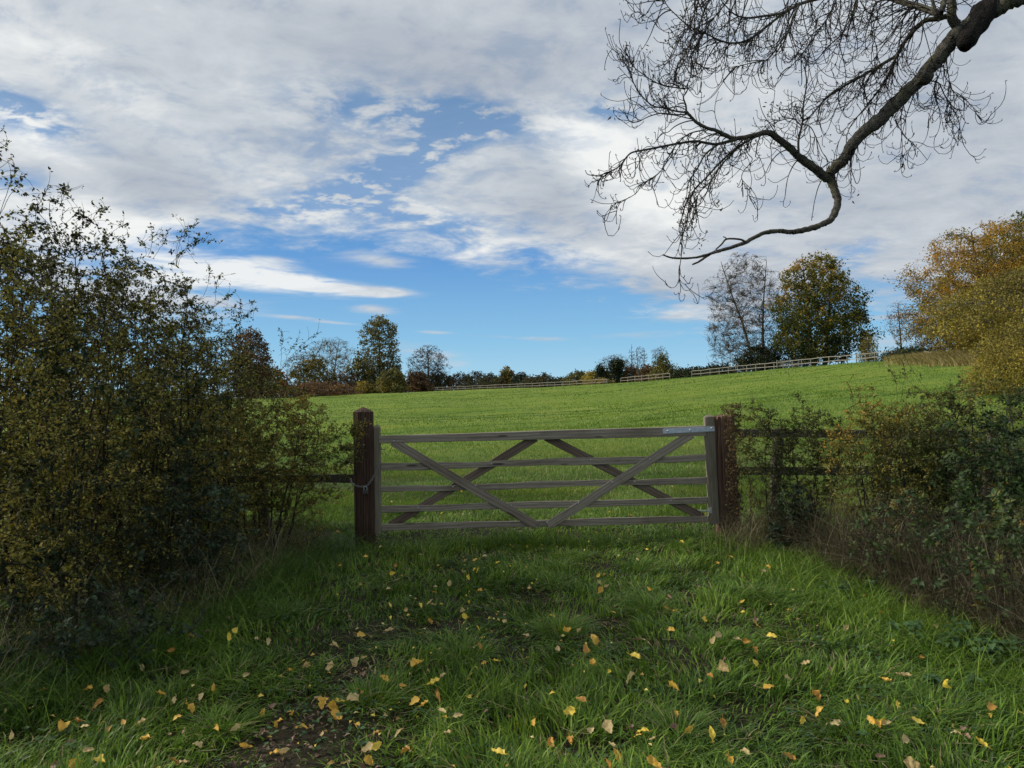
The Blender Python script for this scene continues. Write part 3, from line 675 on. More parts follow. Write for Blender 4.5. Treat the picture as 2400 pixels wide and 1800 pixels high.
far_tree('bare_tree', 'round leafless tree standing alone right of the tall lime', 954, 1054, 808, 200, [(0, 0.5), (0.2, 0.92), (0.45, 1.0), (0.7, 0.9), (0.88, 0.62), (1, 0.25)], M['olive'], M['bark_far'], 104, nl=350, ls=0.4, levels=(18, 200, 3000), twig_r=0.045, lift=0.3, thick=0.45, clear=0.1, crown0=0.12, group='skyline trees', leafy=[(0, 1), (0.3, 0.8), (0.45, 0)])
far_tree('small_tree', 'small round orange-leaved tree above the middle of the far fence', 1168, 1210, 860, dcx(1190, 1.12), oval, M['orange'], M['bark_far'], 105, nl=2200, ls=0.42, aval=patchy, thick=0.22, twig_r=0.03, levels=(10, 70, 400), group='skyline trees')
# ivy-clad stumps and bare saplings
far_tree('ivy_stump', 'shorter dark ivy-clad stump left of the bigger one', 1396, 1418, 856, dcx(1407, 1.08), [(0, 0.9), (0.5, 0.8), (0.8, 1), (1, 0.4)], M['darkgreen'], M['bark_far'], 106, nl=2200, ls=0.3, thick=0.3, levels=(8, 50, 300), cat='stump', crown0=0.05, group='ivy-clad stumps on the skyline')
far_tree('ivy_stump', 'taller dark ivy-clad stump with a flat bushy head', 1431, 1463, 842, dcx(1446, 1.06), [(0, 0.55), (0.4, 0.7), (0.6, 1), (0.9, 0.95), (1, 0.5)], M['darkgreen'], M['bark_far'], 107, nl=3600, ls=0.3, thick=0.35, levels=(8, 60, 400), cat='stump', crown0=0.1, group='ivy-clad stumps on the skyline')
far_tree('bare_tree', 'wispy leafless thicket behind the two ivy-clad stumps', 1400, 1482, 830, dcx(1440, 1.12), fan, M['olive'], M['bark_far'], 123, nl=900, ls=0.3, levels=(16, 120, 1100), twig_r=0.026, lift=0.3, thick=0.12, leafy=[(0, 1), (0.5, 0.8), (0.8, 0.1), (1, 0)], group='skyline trees')
far_tree('bare_tree', 'spindly leafless tree just left of the forked one on the skyline', 1468, 1496, 804, dcx(1482, 1.08), [(0, 0.6), (0.5, 1), (0.8, 0.5), (1, 0.1)], None, M['bark_far'], 108, nl=0, levels=(9, 50, 330), twig_r=0.03, lift=0.4, thick=0.16, group='skyline trees')
far_tree('bare_tree', 'forked leafless tree between the ivy stumps and the leafy bush', 1486, 1520, 812, dcx(1502, 1.07), fan, None, M['bark_far'], 109, nl=0, levels=(12, 80, 560), twig_r=0.03, lift=0.3, trunks=2, thick=0.14, group='skyline trees')
far_tree('bare_tree', 'leafless sapling rising out of the ragged leafy bush', 1526, 1572, 810, dcx(1548, 1.1), fan, M['olive'], M['bark_far'], 110, nl=500, ls=0.3, levels=(12, 80, 600), twig_r=0.03, lift=0.3, thick=0.18, leafy=[(0, 1), (0.5, 1), (0.8, 0.1), (1, 0)], group='skyline trees')
# the pair at the top of the hill
far_tree('bare_tree', 'large leafless spreading tree left of the big green and orange lime', 1640, 1862, 592, 112, [(0, 0.62), (0.12, 0.85), (0.3, 0.88), (0.5, 0.80), (0.7, 0.70), (0.87, 0.50), (1, 0.22)], M['brown'], M['bark_far'], 111, nl=900, ls=0.20, levels=(26, 380, 8000), twig_r=0.027, thick=0.30, fork=6.0, trunks=2, clear=0.12, crown0=0.1, base_px=1778, lift=0.22, jit=0.09, shell=0.5, lump=0.3, group='hilltop trees')
far_tree('lime_tree', 'big dense lime tree, orange on top and dark green below, on the hilltop', 1812, 2034, 592, 106, limep, M['lime'], M['bark_far'], 112, nl=30000, ls=0.30, levels=(26, 260, 2600), aval=lambda h, s, r, Cn: -0.05 + warm_top_lit_left(h, s, r, Cn), thick=0.40, trunks=2, clear=0.14, crown0=0.09, base_px=1921, lump=0.3, group='hilltop trees', shell=0.42)
far_tree('small_tree', 'small conical yellow-green tree at the right foot of the big lime', 2014, 2062, 772, dcx(2040, 1.06), [(0, 0.8), (0.2, 1), (0.5, 0.6), (0.8, 0.25), (1, 0.03)], M['gold'], M['bark_far'], 113, nl=2000, ls=0.18, aval=lambda h, s, r, Cn: -0.25 + 0 * h, levels=(12, 80, 400), thick=0.1, twig_r=0.016, group='hilltop trees')
far_tree('bare_tree', 'thin leafless sapling on the bramble mound beside the orange tree', 2080, 2142, 702, 80, fan, None, M['bark_far'], 114, nl=0, levels=(14, 70, 420), twig_r=0.02, lift=0.45, thick=0.13, group='hilltop trees', base_px=2116)
# the right-hand trees
far_tree('beech_tree', 'dark green tree top showing above and behind the orange tree', 2285, 2560, 488, 92, oval, M['lime'], M['bark_far'], 115, nl=20000, ls=0.28, aval=lambda h, s, r, Cn: -0.12 + patchy(h, s, r, Cn) * 0.5, levels=(22, 220, 1800), thick=0.45, group='autumn trees at the right edge')
far_tree('beech_tree', 'huge orange and olive domed tree at the right edge of the field', 2122, 2560, 520, 76, [(0, 0.8), (0.12, 0.96), (0.35, 1.0), (0.6, 0.86), (0.8, 0.66), (0.93, 0.42), (1, 0.1)], M['orange'], M['bark_far'], 116, nl=80000, ls=0.17, levels=(30, 330, 3600), aval=lambda h, s, r, Cn: -0.02 + (h - 0.5) * 0.35 + patchy(h, s, r, Cn), thick=0.42, trunks=2, clear=0.1, crown0=0.08, twig_r=0.018, group='autumn trees at the right edge', lump=0.3)
far_tree('birch_tree', 'golden-green birch in front of the huge orange tree', 2190, 2620, 628, 52, [(0, 0.75), (0.2, 1.0), (0.5, 0.92), (0.75, 0.62), (0.92, 0.3), (1, 0.06)], M['gold'], M['bark_far'], 117, nl=36000, ls=0.15, levels=(24, 260, 3000), aval=lambda h, s, r, Cn: -0.08 + patchy(h, s, r, Cn) * 1.1, thick=0.18, clear=0.1, crown0=0.15, base_px=2400, twig_r=0.012, leaf_spread=0.35, group='autumn trees at the right edge', lump=0.3)
far_tree('birch_tree', 'low orange-brown birch bush reaching down to the right hedge', 2276, 2560, 748, 27, [(0, 0.95), (0.3, 1.0), (0.55, 0.95), (0.75, 0.7), (0.9, 0.45), (1, 0.1)], M['gold'], M['stem'], 118, nl=26000, ls=0.065, levels=(26, 260, 2600), aval=lambda h, s, r, Cn: -0.02 + patchy(h * 2, s, r, Cn * 2) * 0.7, thick=0.07, clear=0.05, crown0=0.03, twig_r=0.006, leaf_spread=0.22, group='autumn trees at the right edge')
# --- hedges and bushes below the trees
def bush(label, px0, px1, pyt, k, mat, seed, n=2600, ls=0.42, name='hedgerow_bush', group='hedgerow bushes on the skyline', prof=dome, bare=0, Y=None, **kw):
    pc_ = (px0 + px1) / 2
    kw.setdefault('levels', (8, 60, 420)); kw.setdefault('twig_r', 0.035); kw.setdefault('aval', patchy)
    far_tree(name, label, px0, px1, pyt, Y if Y else dcx(pc_, k), prof, mat, M['bark_far'], seed, nl=n, ls=ls, clear=0.02, crown0=0.0, thick=0.12, cat='bush', group=group, shell=0.5, **kw)
bush('brown leafy bush low behind the left hedge, nearest the reddish tree', 560, 690, 858, 0.75, M['rust'], 201, 5000, 0.5)
bush('rust-orange bush below the windswept pale tree', 670, 800, 838, 0.86, M['orange'], 202, 5500, 0.5, aval=lambda h, s, r, Cn: -0.25 + 0 * h)
bush('dark bramble bank at the left corner of the field', 640, 850, 895, 0.78, M['brown'], 203, 7000, 0.4)
bush('bare reddish twiggy bush left of the lime tree base', 745, 850, 866, 0.9, M['rust'], 204, 2200, 0.34, levels=(14, 140, 1500), lift=0.35)
bush('green bush with yellow patches at the left foot of the lime', 800, 880, 838, 0.93, M['olive'], 205, 4500, 0.5)
bush('bright yellow-leaved shrub low at the foot of the lime', 828, 872, 892, 0.88, M['gold'], 206, 1500, 0.4)
bush('yellow and olive bush at the right foot of the lime', 876, 960, 866, 0.9, M['olive'], 207, 5200, 0.5, aval=lambda h, s, r, Cn: 0.15 + patchy(h, s, r, Cn))
bush('dark undergrowth bush closing the gap at the very foot of the tall lime', 850, 905, 898, 0.94, M['hedgefar'], 211, 3000, 0.4)
bush('brown hedge bush right of the lime beneath the round bare tree', 944, 1010, 870, 0.97, M['brown'], 208, 3800, 0.48)
bush('olive bush at the foot of the round leafless tree', 985, 1070, 872, 1.05, M['hedgefar'], 209, 3800, 0.48)
r_ = rs(77)
spans = [(1048, 1110, 882, 'purplish-brown hedge bush just right of the round leafless tree', 'brown'), (1085, 1140, 878, 'widest dark olive hedge bush between the round leafless tree and the small orange tree', 'hedgefar'),
         (1125, 1172, 884, 'rounded dark bush touching the left side of the small orange tree', 'hedgefar'), (1150, 1196, 890, 'low ragged bush right at the foot of the small orange tree', 'hedgefar'),
         (1200, 1240, 884, 'dark green bush touching the right side of the small orange tree', 'darkgreen'), (1222, 1272, 892, 'low rounded bush, second to the right of the small orange tree', 'hedgefar'),
         (1250, 1300, 886, 'twiggy domed bush above the fence, third right of the small orange tree', 'hedgefar'), (1288, 1340, 896, 'lowest dark stretch of skyline hedge midway between orange tree and ivy stumps', 'darkgreen'),
         (1325, 1378, 880, 'grey-green bush with a pointed top, left of the yellow bush by the stumps', 'olive'), (1372, 1402, 880, 'small pale gold bush directly left of the shorter ivy stump', 'gold'),
         (1400, 1436, 878, 'dull bush filling the gap between the two ivy-clad stumps', 'hedgefar'), (1462, 1500, 868, 'brown twiggy bush directly right of the taller ivy stump', 'brown'), (1500, 1536, 866, 'brown bush under the forked leafless tree', 'brown')]
for i, (a_, b_, t_, lb, mt_) in enumerate(spans):
    bush(lb, a_ - 8, b_ + 10, t_ - 9, 1.10, M[mt_], 230 + i, 3400, 0.38)
bush('yellowish bush in front of the shorter ivy stump', 1372, 1440, 890, 1.02, M['olive'], 251, 2400, 0.28, aval=lambda h, s, r, Cn: 0.15 + patchy(h, s, r, Cn))
bush('ragged leafy green bush with upswept shoots right of the bare skyline trees', 1520, 1590, 832, 1.04, M['olive'], 252, 4200, 0.30, prof=[(0, 1), (0.4, 0.9), (0.7, 0.55), (1, 0.15)], lump=0.4)
for i, (a_, b_, t_, lb) in enumerate([(1575, 1625, 868, 'dark hedge between the ragged bush and the low skyline gap'), (1605, 1665, 864, 'dark clipped-looking hedge just left of the large leafless tree'), (1650, 1720, 857, 'dark hedge under the left side of the large leafless tree')]):
    bush(lb, a_ - 8, b_ + 8, t_ - 2, 1.06, M['darkgreen'], 260 + i, 3600, 0.30)
bush('dark green thicket round the foot of the large leafless tree', 1720, 1850, 812, 1.06, M['darkgreen'], 264, 6500, 0.27)
bush('dark undergrowth around the twin trunks of the big lime', 1846, 1925, 822, 1.12, M['darkgreen'], 265, 2000, 0.24)
bush('dark bramble mound where the pale fence ends', 2070, 2200, 818, None, M['darkgreen'], 266, 9000, 0.16, Y=78, name='bramble_mound', group='brambles at the field corner', prof=[(0, 1), (0.4, 0.85), (0.8, 0.5), (1, 0.2)], depth=2.5)
bush('dark brambles below the orange tree, right of the mound', 2170, 2340, 838, None, M['darkgreen'], 267, 9000, 0.15, Y=72, name='bramble_mound', group='brambles at the field corner', depth=2.2)

# ------------------------------------------------------------------ the bare ash tree reaching in from the right
def zc_(pts): return [(1350 + x / 2.1067, y / 2.1067) for x, y in pts]
ash_base = np.array([7.4, 6.4, float(H(7.4, 6.4))])
ash = thing('ash_tree', 'old leafless ash tree whose crooked limb hangs in from the upper right', 'tree', tuple(ash_base))
def spline(P, per=6):
    P = np.asarray(P, float); Q = np.concatenate([[2 * P[0] - P[1]], P, [2 * P[-1] - P[-2]]]); out = []
    for i in range(1, len(Q) - 2):
        for t in np.arange(per) / per:
            a, b, c, d = Q[i - 1], Q[i], Q[i + 1], Q[i + 2]
            out.append(0.5 * ((2 * b) + (c - a) * t + (2 * a - 5 * b + 4 * c - d) * t * t + (3 * b - a - 3 * c + d) * t ** 3))
    out.append(P[-1]); return np.array(out)
LM = {}
def limb(key, pts, wid, dep, label=None, extra=None, k=14, knob=0.10):
    """pts in picture directions; wid = width in those units; dep = depth along the limb"""
    pts = zc_(pts); n = len(pts); dp = np.interp(np.linspace(0, 1, n), np.linspace(0, 1, len(dep)), dep)
    P = [at(x, y, d) for (x, y), d in zip(pts, dp)]
    R = [w_ * 0.79 / 2.1067 / F * d / 2 for w_, d in zip(np.interp(np.linspace(0, 1, n), np.linspace(0, 1, len(wid)), wid), dp)]
    if extra: P = [np.array(e[:3]) for e in extra] + P; R = [e[3] for e in extra] + R
    PR = spline(np.concatenate([np.array(P), np.array(R)[:, None]], 1), 7 if k > 8 else 4)
    P = PR[:, :3]; R = np.maximum(PR[:, 3], 0.0025)
    r = rs(len(key) * 7 + int(abs(pts[0][0])))
    if k > 8:
        s = np.arange(len(P)); R = R * (1 + knob * (fbm(s / 3.0, s * 0 + 1, 5, 2) - 0.5) * 2)
        P = P + (rs(3).rand(len(P), 3) - 0.5) * R[:, None] * 0.22
    V, q = tubes(P[None], R[None], k)
    if k > 8:   # furrowed bark
        Vr = V.reshape(len(P), k, 3); nrmv = nrm(Vr - P[:, None]); a = np.arange(k) / k * 6.283
        dsp = (fbm(a[None] * 3 + 0 * R[:, None], np.arange(len(P))[:, None] * 0.35 + 0 * a[None], 8, 3) - 0.5) * 0.34
        V = (Vr + nrmv * (dsp * R[:, None])[..., None]).reshape(-1, 3)
    LM[key] = (P, R)
    s_ = Soup(); s_.add(V, q)
    o = s_.obj('limb' if k > 8 else 'branch', M['ash_bark'], ash, smooth=True)
    if label: o['label'] = label
    return P, R
tz = 6.6
limb('M', [(2330, -70), (2170, -14), (2065, 45), (1965, 110), (1865, 190), (1800, 270), (1740, 345), (1660, 430), (1580, 510), (1490, 600), (1410, 660), (1355, 735), (1325, 785), (1270, 835), (1248, 872)],
     [130, 112, 100, 86, 84, 80, 74, 66, 58], [6.2, 6.9], 'thick crooked main limb running down-left from the upper right corner',
     [(7.4, 6.4, float(H(7.4, 6.4)) - 0.2, 0.42), (7.35, 6.4, 2.0, 0.33), (7.25, 6.35, 4.0, 0.30), (6.6, 6.3, 5.2, 0.26), (5.6, 6.25, 5.5, 0.24)], 22)
limb('A', [(1252, 850), (1262, 900), (1278, 945), (1294, 990), (1284, 1035), (1262, 1080), (1228, 1102), (1180, 1122), (1100, 1141), (1060, 1146), (1000, 1140), (930, 1150), (870, 1178), (830, 1200), (740, 1230), (690, 1242), (650, 1262), (610, 1290), (575, 1306)],
     [58, 46, 42, 36, 30, 26, 22, 17, 10], [6.9, 6.6], 'bent lower limb curling down and left to a dead tip', None, 16)
limb('A1', [(838, 1196), (810, 1182), (745, 1180), (720, 1205), (690, 1232)], [14, 12, 9], [6.66, 6.64], None, None, 8)
limb('A2', [(715, 1240), (680, 1248), (630, 1262), (590, 1272), (520, 1276), (470, 1272), (428, 1258)], [16, 14, 9], [6.64, 6.5], None, None, 10)
limb('A3', [(745, 1180), (735, 1172), (726, 1168)], [8, 5], [6.64, 6.62], None, None, 6)
limb('B', [(1245, 885), (1215, 862), (1160, 818), (1100, 775), (1060, 735), (1010, 695), (965, 660), (935, 655), (880, 668), (790, 684), (740, 668), (690, 645), (640, 630), (590, 600), (560, 568), (535, 552)],
     [56, 50, 46, 42, 34, 28, 26, 22, 18, 15], [6.9, 6.3], 'left-reaching upper limb of the low fork', None, 16)
def lim2(key, pts, w0, w1, d0, d1): return limb(key, pts, [w0, (w0 + w1) * 0.5, w1], [d0, d1], None, None, 7)
lim2('B1', [(900, 668), (860, 690), (800, 725), (740, 775), (690, 825), (640, 880), (590, 930), (565, 980), (552, 1060), (540, 1120), (524, 1180), (520, 1260), (510, 1340), (508, 1400)], 16, 4, 6.6, 6.3)
lim2('B2', [(790, 690), (740, 702), (690, 712), (640, 705), (590, 697), (520, 706), (430, 722), (350, 738), (280, 752), (250, 775), (215, 820), (160, 850), (110, 866), (60, 862), (45, 840)], 20, 4, 6.5, 6.1)
lim2('B3', [(545, 556), (542, 520), (530, 480), (548, 450), (552, 412)], 13, 6, 6.3, 6.25)
lim2('B3a', [(540, 440), (490, 432), (440, 425), (380, 400), (330, 366), (285, 330), (262, 290), (246, 250), (250, 210)], 9, 3, 6.25, 6.0)
lim2('B4', [(545, 556), (490, 548), (430, 532), (385, 525), (350, 500), (310, 455), (285, 410), (270, 370), (235, 300), (225, 250), (216, 240)], 12, 3, 6.3, 6.0)
lim2('B5', [(545, 566), (480, 565), (420, 560), (360, 575), (310, 600), (270, 602), (245, 560), (235, 500)], 9, 3, 6.3, 6.0)
lim2('B6', [(700, 715), (640, 760), (600, 830), (570, 880), (560, 960), (530, 1040), (515, 1110)], 12, 4, 6.5, 6.2)
lim2('B7', [(640, 640), (560, 660), (500, 710), (460, 770), (430, 830), (380, 880), (330, 905), (290, 960), (200, 1000), (130, 1005), (72, 985)], 9, 3, 6.4, 6.1)
lim2('B8', [(850, 690), (790, 740), (740, 790), (700, 840), (660, 900), (610, 950), (590, 1010), (600, 1070)], 12, 4, 6.6, 6.3)
lim2('B9', [(820, 700), (850, 760), (870, 790), (825, 850), (822, 890), (870, 940), (895, 990), (896, 1060), (884, 1080)], 6, 3, 6.6, 6.5)
lim2('C', [(1830, 78), (1790, 92), (1735, 98), (1700, 118), (1660, 160), (1620, 210), (1585, 270), (1540, 300), (1480, 335), (1400, 382), (1340, 415), (1270, 458), (1220, 500), (1160, 570), (1120, 600)], 34, 7, 6.4, 6.9)
lim2('C1', [(1590, 262), (1570, 310), (1540, 370), (1500, 440), (1460, 490), (1420, 540), (1385, 580), (1340, 615)], 16, 4, 6.5, 6.8)
lim2('C2', [(1450, 350), (1420, 385), (1425, 450), (1440, 520), (1450, 560), (1460, 590)], 8, 3, 6.6, 6.8)
lim2('D', [(1100, 765), (1098, 700), (1108, 650), (1120, 590), (1122, 520), (1134, 450), (1138, 390), (1130, 330), (1150, 270), (1130, 200)], 15, 4, 6.7, 6.5)
lim2('D1', [(1112, 620), (1070, 585), (1010, 595), (960, 620), (930, 660)], 8, 4, 6.7, 6.6)
lim2('D2', [(1120, 610), (1160, 630), (1190, 690), (1215, 750), (1240, 790), (1236, 830)], 7, 3, 6.7, 6.7)
lim2('E', [(1800, 70), (1740, 50), (1680, 28), (1600, 8), (1520, -20), (1400, -60)], 46, 26, 6.3, 6.9)
lim2('E1', [(1898, 150), (1858, 95), (1856, 20), (1850, -60), (1830, -200)], 66, 40, 6.5, 6.4)
lim2('E2', [(1790, 80), (1810, 40), (1820, 0), (1850, -60)], 40, 30, 6.35, 6.4)
lim2('E3', [(1780, 72), (1765, 20), (1750, -30)], 24, 16, 6.3, 6.3)
lim2('Fa', [(1520, -120), (1330, -40), (1160, 2), (1090, 28), (1010, 66), (920, 80), (850, 88), (790, 75), (740, 30), (700, -20)], 26, 5, 7.2, 6.4)
lim2('Fb', [(1060, 46), (1000, 85), (930, 140), (880, 180), (830, 206), (760, 212), (700, 195), (640, 165), (560, 130), (500, 80), (445, 20), (430, -40)], 18, 4, 6.9, 6.3)
lim2('Fc', [(1100, 28), (1070, 90), (1050, 150), (1000, 220), (950, 290), (870, 310), (790, 330), (740, 345)], 14, 3, 6.9, 6.5)
lim2('Fd', [(900, 160), (860, 190), (830, 200), (780, 225)], 8, 3, 6.7, 6.6)
lim2('Fe', [(500, -60), (430, -10), (390, 5), (365, 40), (340, 75), (320, 70), (305, 85)], 10, 3, 6.3, 6.2)
lim2('Ga', [(1300, -50), (1260, 60), (1200, 150), (1120, 260), (1060, 330), (990, 390)], 11, 3, 7.0, 6.6)
lim2('Gb', [(1400, -60), (1380, 40), (1330, 140), (1290, 240)], 10, 3, 7.0, 6.8)
lim2('Gc', [(1560, -20), (1470, 30), (1460, 140), (1480, 220), (1490, 300)], 9, 3, 6.9, 6.8)
lim2('Gd', [(800, -60), (720, 40), (650, 130), (600, 230), (570, 330)], 11, 3, 6.6, 6.3)
lim2('Ge', [(700, -60), (640, 40), (600, 150), (540, 260), (500, 330)], 10, 3, 6.5, 6.2)
lim2('Gf', [(620, -60), (600, 20), (560, 120), (480, 220)], 9, 3, 6.4, 6.1)
lim2('Ra', [(1740, 398), (1790, 410), (1820, 470), (1850, 520), (1890, 600), (1900, 660), (1925, 700)], 9, 3, 6.5, 6.6)
lim2('Rb', [(1840, 230), (1830, 300), (1840, 380), (1860, 450), (1930, 500), (1990, 560)], 8, 3, 6.4, 6.5)
lim2('Rc', [(1640, 470), (1610, 540), (1605, 620), (1610, 700), (1612, 780), (1625, 835)], 7, 3, 6.6, 6.7)
lim2('Rd', [(1560, 545), (1590, 620), (1640, 690), (1690, 735), (1735, 790)], 6, 3, 6.6, 6.8)
lim2('Re', [(1800, 285), (1800, 350), (1770, 440), (1790, 530), (1800, 610)], 7, 3, 6.5, 6.5)
# the dark burl stump below the main limb
bp = [at(*zc_([(x, y)])[0], d) for x, y, d in ((2030, 40, 6.35), (2000, 95, 6.33), (1960, 150, 6.3), (1930, 190, 6.3), (1915, 222, 6.3), (1912, 232, 6.3))]
bR = np.array([62, 58, 50, 46, 30, 8]) / 2.1067 / F * 6.3
V, q = tubes(spline(bp, 5)[None], spline(bR[:, None] * [1, 1, 1], 5)[None, :, 0], 18); s_ = Soup(); s_.add(V + (np.stack([fbm(V[:, 2] * 9, V[:, 0] * 9, 3), fbm(V[:, 1] * 9, V[:, 0] * 9, 5), fbm(V[:, 2] * 7, V[:, 1] * 9, 6)], -1) - 0.5) * 0.07, q)
M['burl'] = bark_mat('dark_burl_bark', (0.006, 0.005, 0.005), (0.030, 0.026, 0.022), 16)
o = s_.obj('burl', M['burl'], ash, smooth=True); o['label'] = 'blackened broken stump hanging under the main limb'
bk = spline([at(*zc_([(x, y)])[0], 6.5) for x, y in ((1700, 370), (1735, 385), (1752, 392))], 4); V, q = tubes(bk[None], np.linspace(0.10, 0.045, len(bk))[None], 12); s_ = Soup(); s_.add(V, q); s_.obj('knot', M['ash_bark'], ash, smooth=True)

def hooks(r, A, D0, L, n=11, droop=0.55, hook=0.9, wig=0.22):
    """ash twigs: they set off, sag, and turn up again at the tip"""
    D = nrm(D0); P = [A]; step = (L / (n - 1))[:, None]; ax = rdir(r, len(A)); turn = r.rand(len(A)) * 0.18 + 0.34; q = r.uniform(0.5, 0.72, len(A)); st = (7.0 / n) * (0.6 + 0.8 * r.rand(len(A)))
    for i in range(1, n):
        t = i / (n - 1)
        g = np.zeros_like(D); g[:, 2] = np.where(t < q, -droop * 0.42, hook * 0.62) * st
        ax = nrm(ax + r.normal(0, 0.35, ax.shape))
        D = nrm(D + g + np.cross(ax, D) * (0.26 * st)[:, None])
        P.append(P[-1] + D * step)
    return np.stack(P, 1)
rt = rs(404); A_, D_, L_, K_ = [], [], [], []
dens = {'M': (26, 0.55, 0.9), 'A': (0, 0, 0), 'B': (32, 0.55, 1), 'B1': (30, 0.26, .8), 'B2': (44, 0.48, .9), 'B3': (7, 0.4, .5), 'B3a': (20, 0.28, -.9), 'B4': (20, 0.30, -.8), 'B5': (12, 0.3, -.5), 'B6': (18, 0.38, .9), 'B7': (24, 0.34, .4), 'B8': (26, 0.4, .9), 'B9': (7, 0.15, .5),
        'C': (54, 0.50, 1), 'C1': (22, 0.4, .8), 'C2': (9, 0.3, .5), 'D': (30, 0.34, .3), 'D1': (9, 0.22, -.4), 'D2': (8, 0.22, .4), 'E': (40, 0.7, 1.1), 'E1': (10, 0.6, 1), 'E2': (8, .5, 1), 'Fa': (34, 0.60, 1.1), 'Fb': (38, 0.50, .9), 'Fc': (34, 0.42, .9), 'Fd': (10, 0.3, .9), 'Fe': (8, 0.14, .3),
        'Ga': (24, 0.45, .9), 'Gb': (24, 0.45, .9), 'Gc': (20, 0.4, .9), 'Gd': (24, 0.45, .9), 'Ge': (24, 0.42, .9), 'Gf': (24, 0.36, .8), 'Ra': (18, 0.28, .6), 'Rb': (16, 0.26, .6), 'Rc': (9, 0.18, .6), 'Rd': (6, 0.15, .5), 'Re': (14, .25, .6)}
for kx, (n_, ln, dr) in dens.items():
    if not n_: continue
    P, R = LM[kx]; lo_ = 0.46 if kx == 'M' else (0.12 if kx in 'BCE' else 0.04)
    tipk = kx in ('B2', 'B7', 'B3a', 'B4', 'B5'); i = (rt.uniform(lo_, 0.84 if tipk else 0.97, n_) * (len(P) - 1)).astype(int); T = nrm(np.gradient(P, axis=0))[i]
    side = rdir(rt, n_, -0.5 if dr > 0 else 0.9) * np.array([0.9, 0.55, 1.0])
    A_.append(P[i]); D_.append(T * 0.9 + side * 0.75 + np.array([-0.25, -0.05, -0.15 if dr > 0 else 0.35])); L_.append(ln * rt.uniform(0.35, 1.25, n_) * (0.62 if tipk else 0.85 if kx[0] == 'B' else 1.0)); K_.append(np.full(n_, dr))
# strays that hang in from the crown above the picture
n_ = 36; xx = rt.uniform(440, 1720, n_); top_ = np.array([at(*zc_([(x, -70)])[0], d) for x, d in zip(xx, rt.uniform(6.2, 7.6, n_))])
A_.append(top_); D_.append(np.stack([rt.normal(-0.25, 0.3, n_), rt.normal(0, 0.2, n_), -np.ones(n_)], -1)); L_.append(rt.uniform(0.4, 1.25, n_)); K_.append(np.full(n_, .8))
A_ = np.concatenate(A_); D_ = np.concatenate(D_); L_ = np.concatenate(L_); K_ = np.concatenate(K_)
tw = Soup()
def add_tw(P, r0, r1, k=4):
    n = P.shape[1]; R = r0[:, None] * (1 - np.linspace(0, 1, n))[None] + r1 * np.linspace(0, 1, n)[None]
    V, q = tubes(P, R, k); tw.add(V, q)
P1 = hooks(rt, A_, D_, L_, 16, 0.55, 0.9, 0.2) ; 
up_ = K_ < 0
P1[up_] = hooks(rt, A_[up_], D_[up_], L_[up_], 16, -0.25, 0.5, 0.2)
add_tw(P1, 0.0036 + 0.0026 * (L_ > 0.45), 0.0021)
def sub(Pm, n_, lmin, lmax, r0, r1, dr=0.4, hk=1.0, lo=2):
    i = rt.randint(0, len(Pm), n_); j = rt.randint(lo, Pm.shape[1] - 1, n_); T = nrm(Pm[i, j + 1] - Pm[i, j])
    D = T * 0.8 + rdir(rt, n_) * 0.8
    P = hooks(rt, Pm[i, j], D, rt.uniform(lmin, lmax, n_), 8, dr, hk, 0.22); add_tw(P, np.full(n_, r0), r1, 4); return P
P2 = sub(P1, 700, 0.12, 0.42, 0.0033, 0.0022)
P3 = sub(P1, 420, 0.04, 0.12, 0.0026, 0.0023, 0.1, 1.3)
P4 = sub(P2, 520, 0.03, 0.10, 0.0024, 0.0021, 0.1, 1.3, 1)
# swollen black buds at the tips
ends = np.concatenate([P1[:, -1], P2[:, -1]]); V, q = tubes(np.stack([ends, ends + rdir(rt, len(ends), 0.8) * 0.02], 1), np.tile([0.0042, 0.0016], (len(ends), 1)), 4); tw.add(V, q)
tw.obj('twigs', M['twig'], ash)
# a few leaflets still clinging on
M['ashleaf'] = leaf_mat('last_ash_leaflets', [(0, (0.03, 0.035, 0.015)), (0.5, (0.09, 0.085, 0.03)), (1, (0.17, 0.13, 0.05))], 0.3)
pick = ends[rt.randint(0, len(ends), 46)]; cc_ = np.repeat(pick, 9, 0) + rt.normal(0, 0.035, (46 * 9, 3)) - [0, 0, 0.03]
V, f, aa = leaves(cc_, rdir(rt, len(cc_), -0.8), rdir(rt, len(cc_)), rt.uniform(0.025, 0.05, len(cc_)), rt.uniform(0.010, 0.016, len(cc_)), rt.rand(len(cc_)), 0.2)
s_ = Soup(); s_.add(V, f, aa); s_.obj('leaflets', M['ashleaf'], ash)

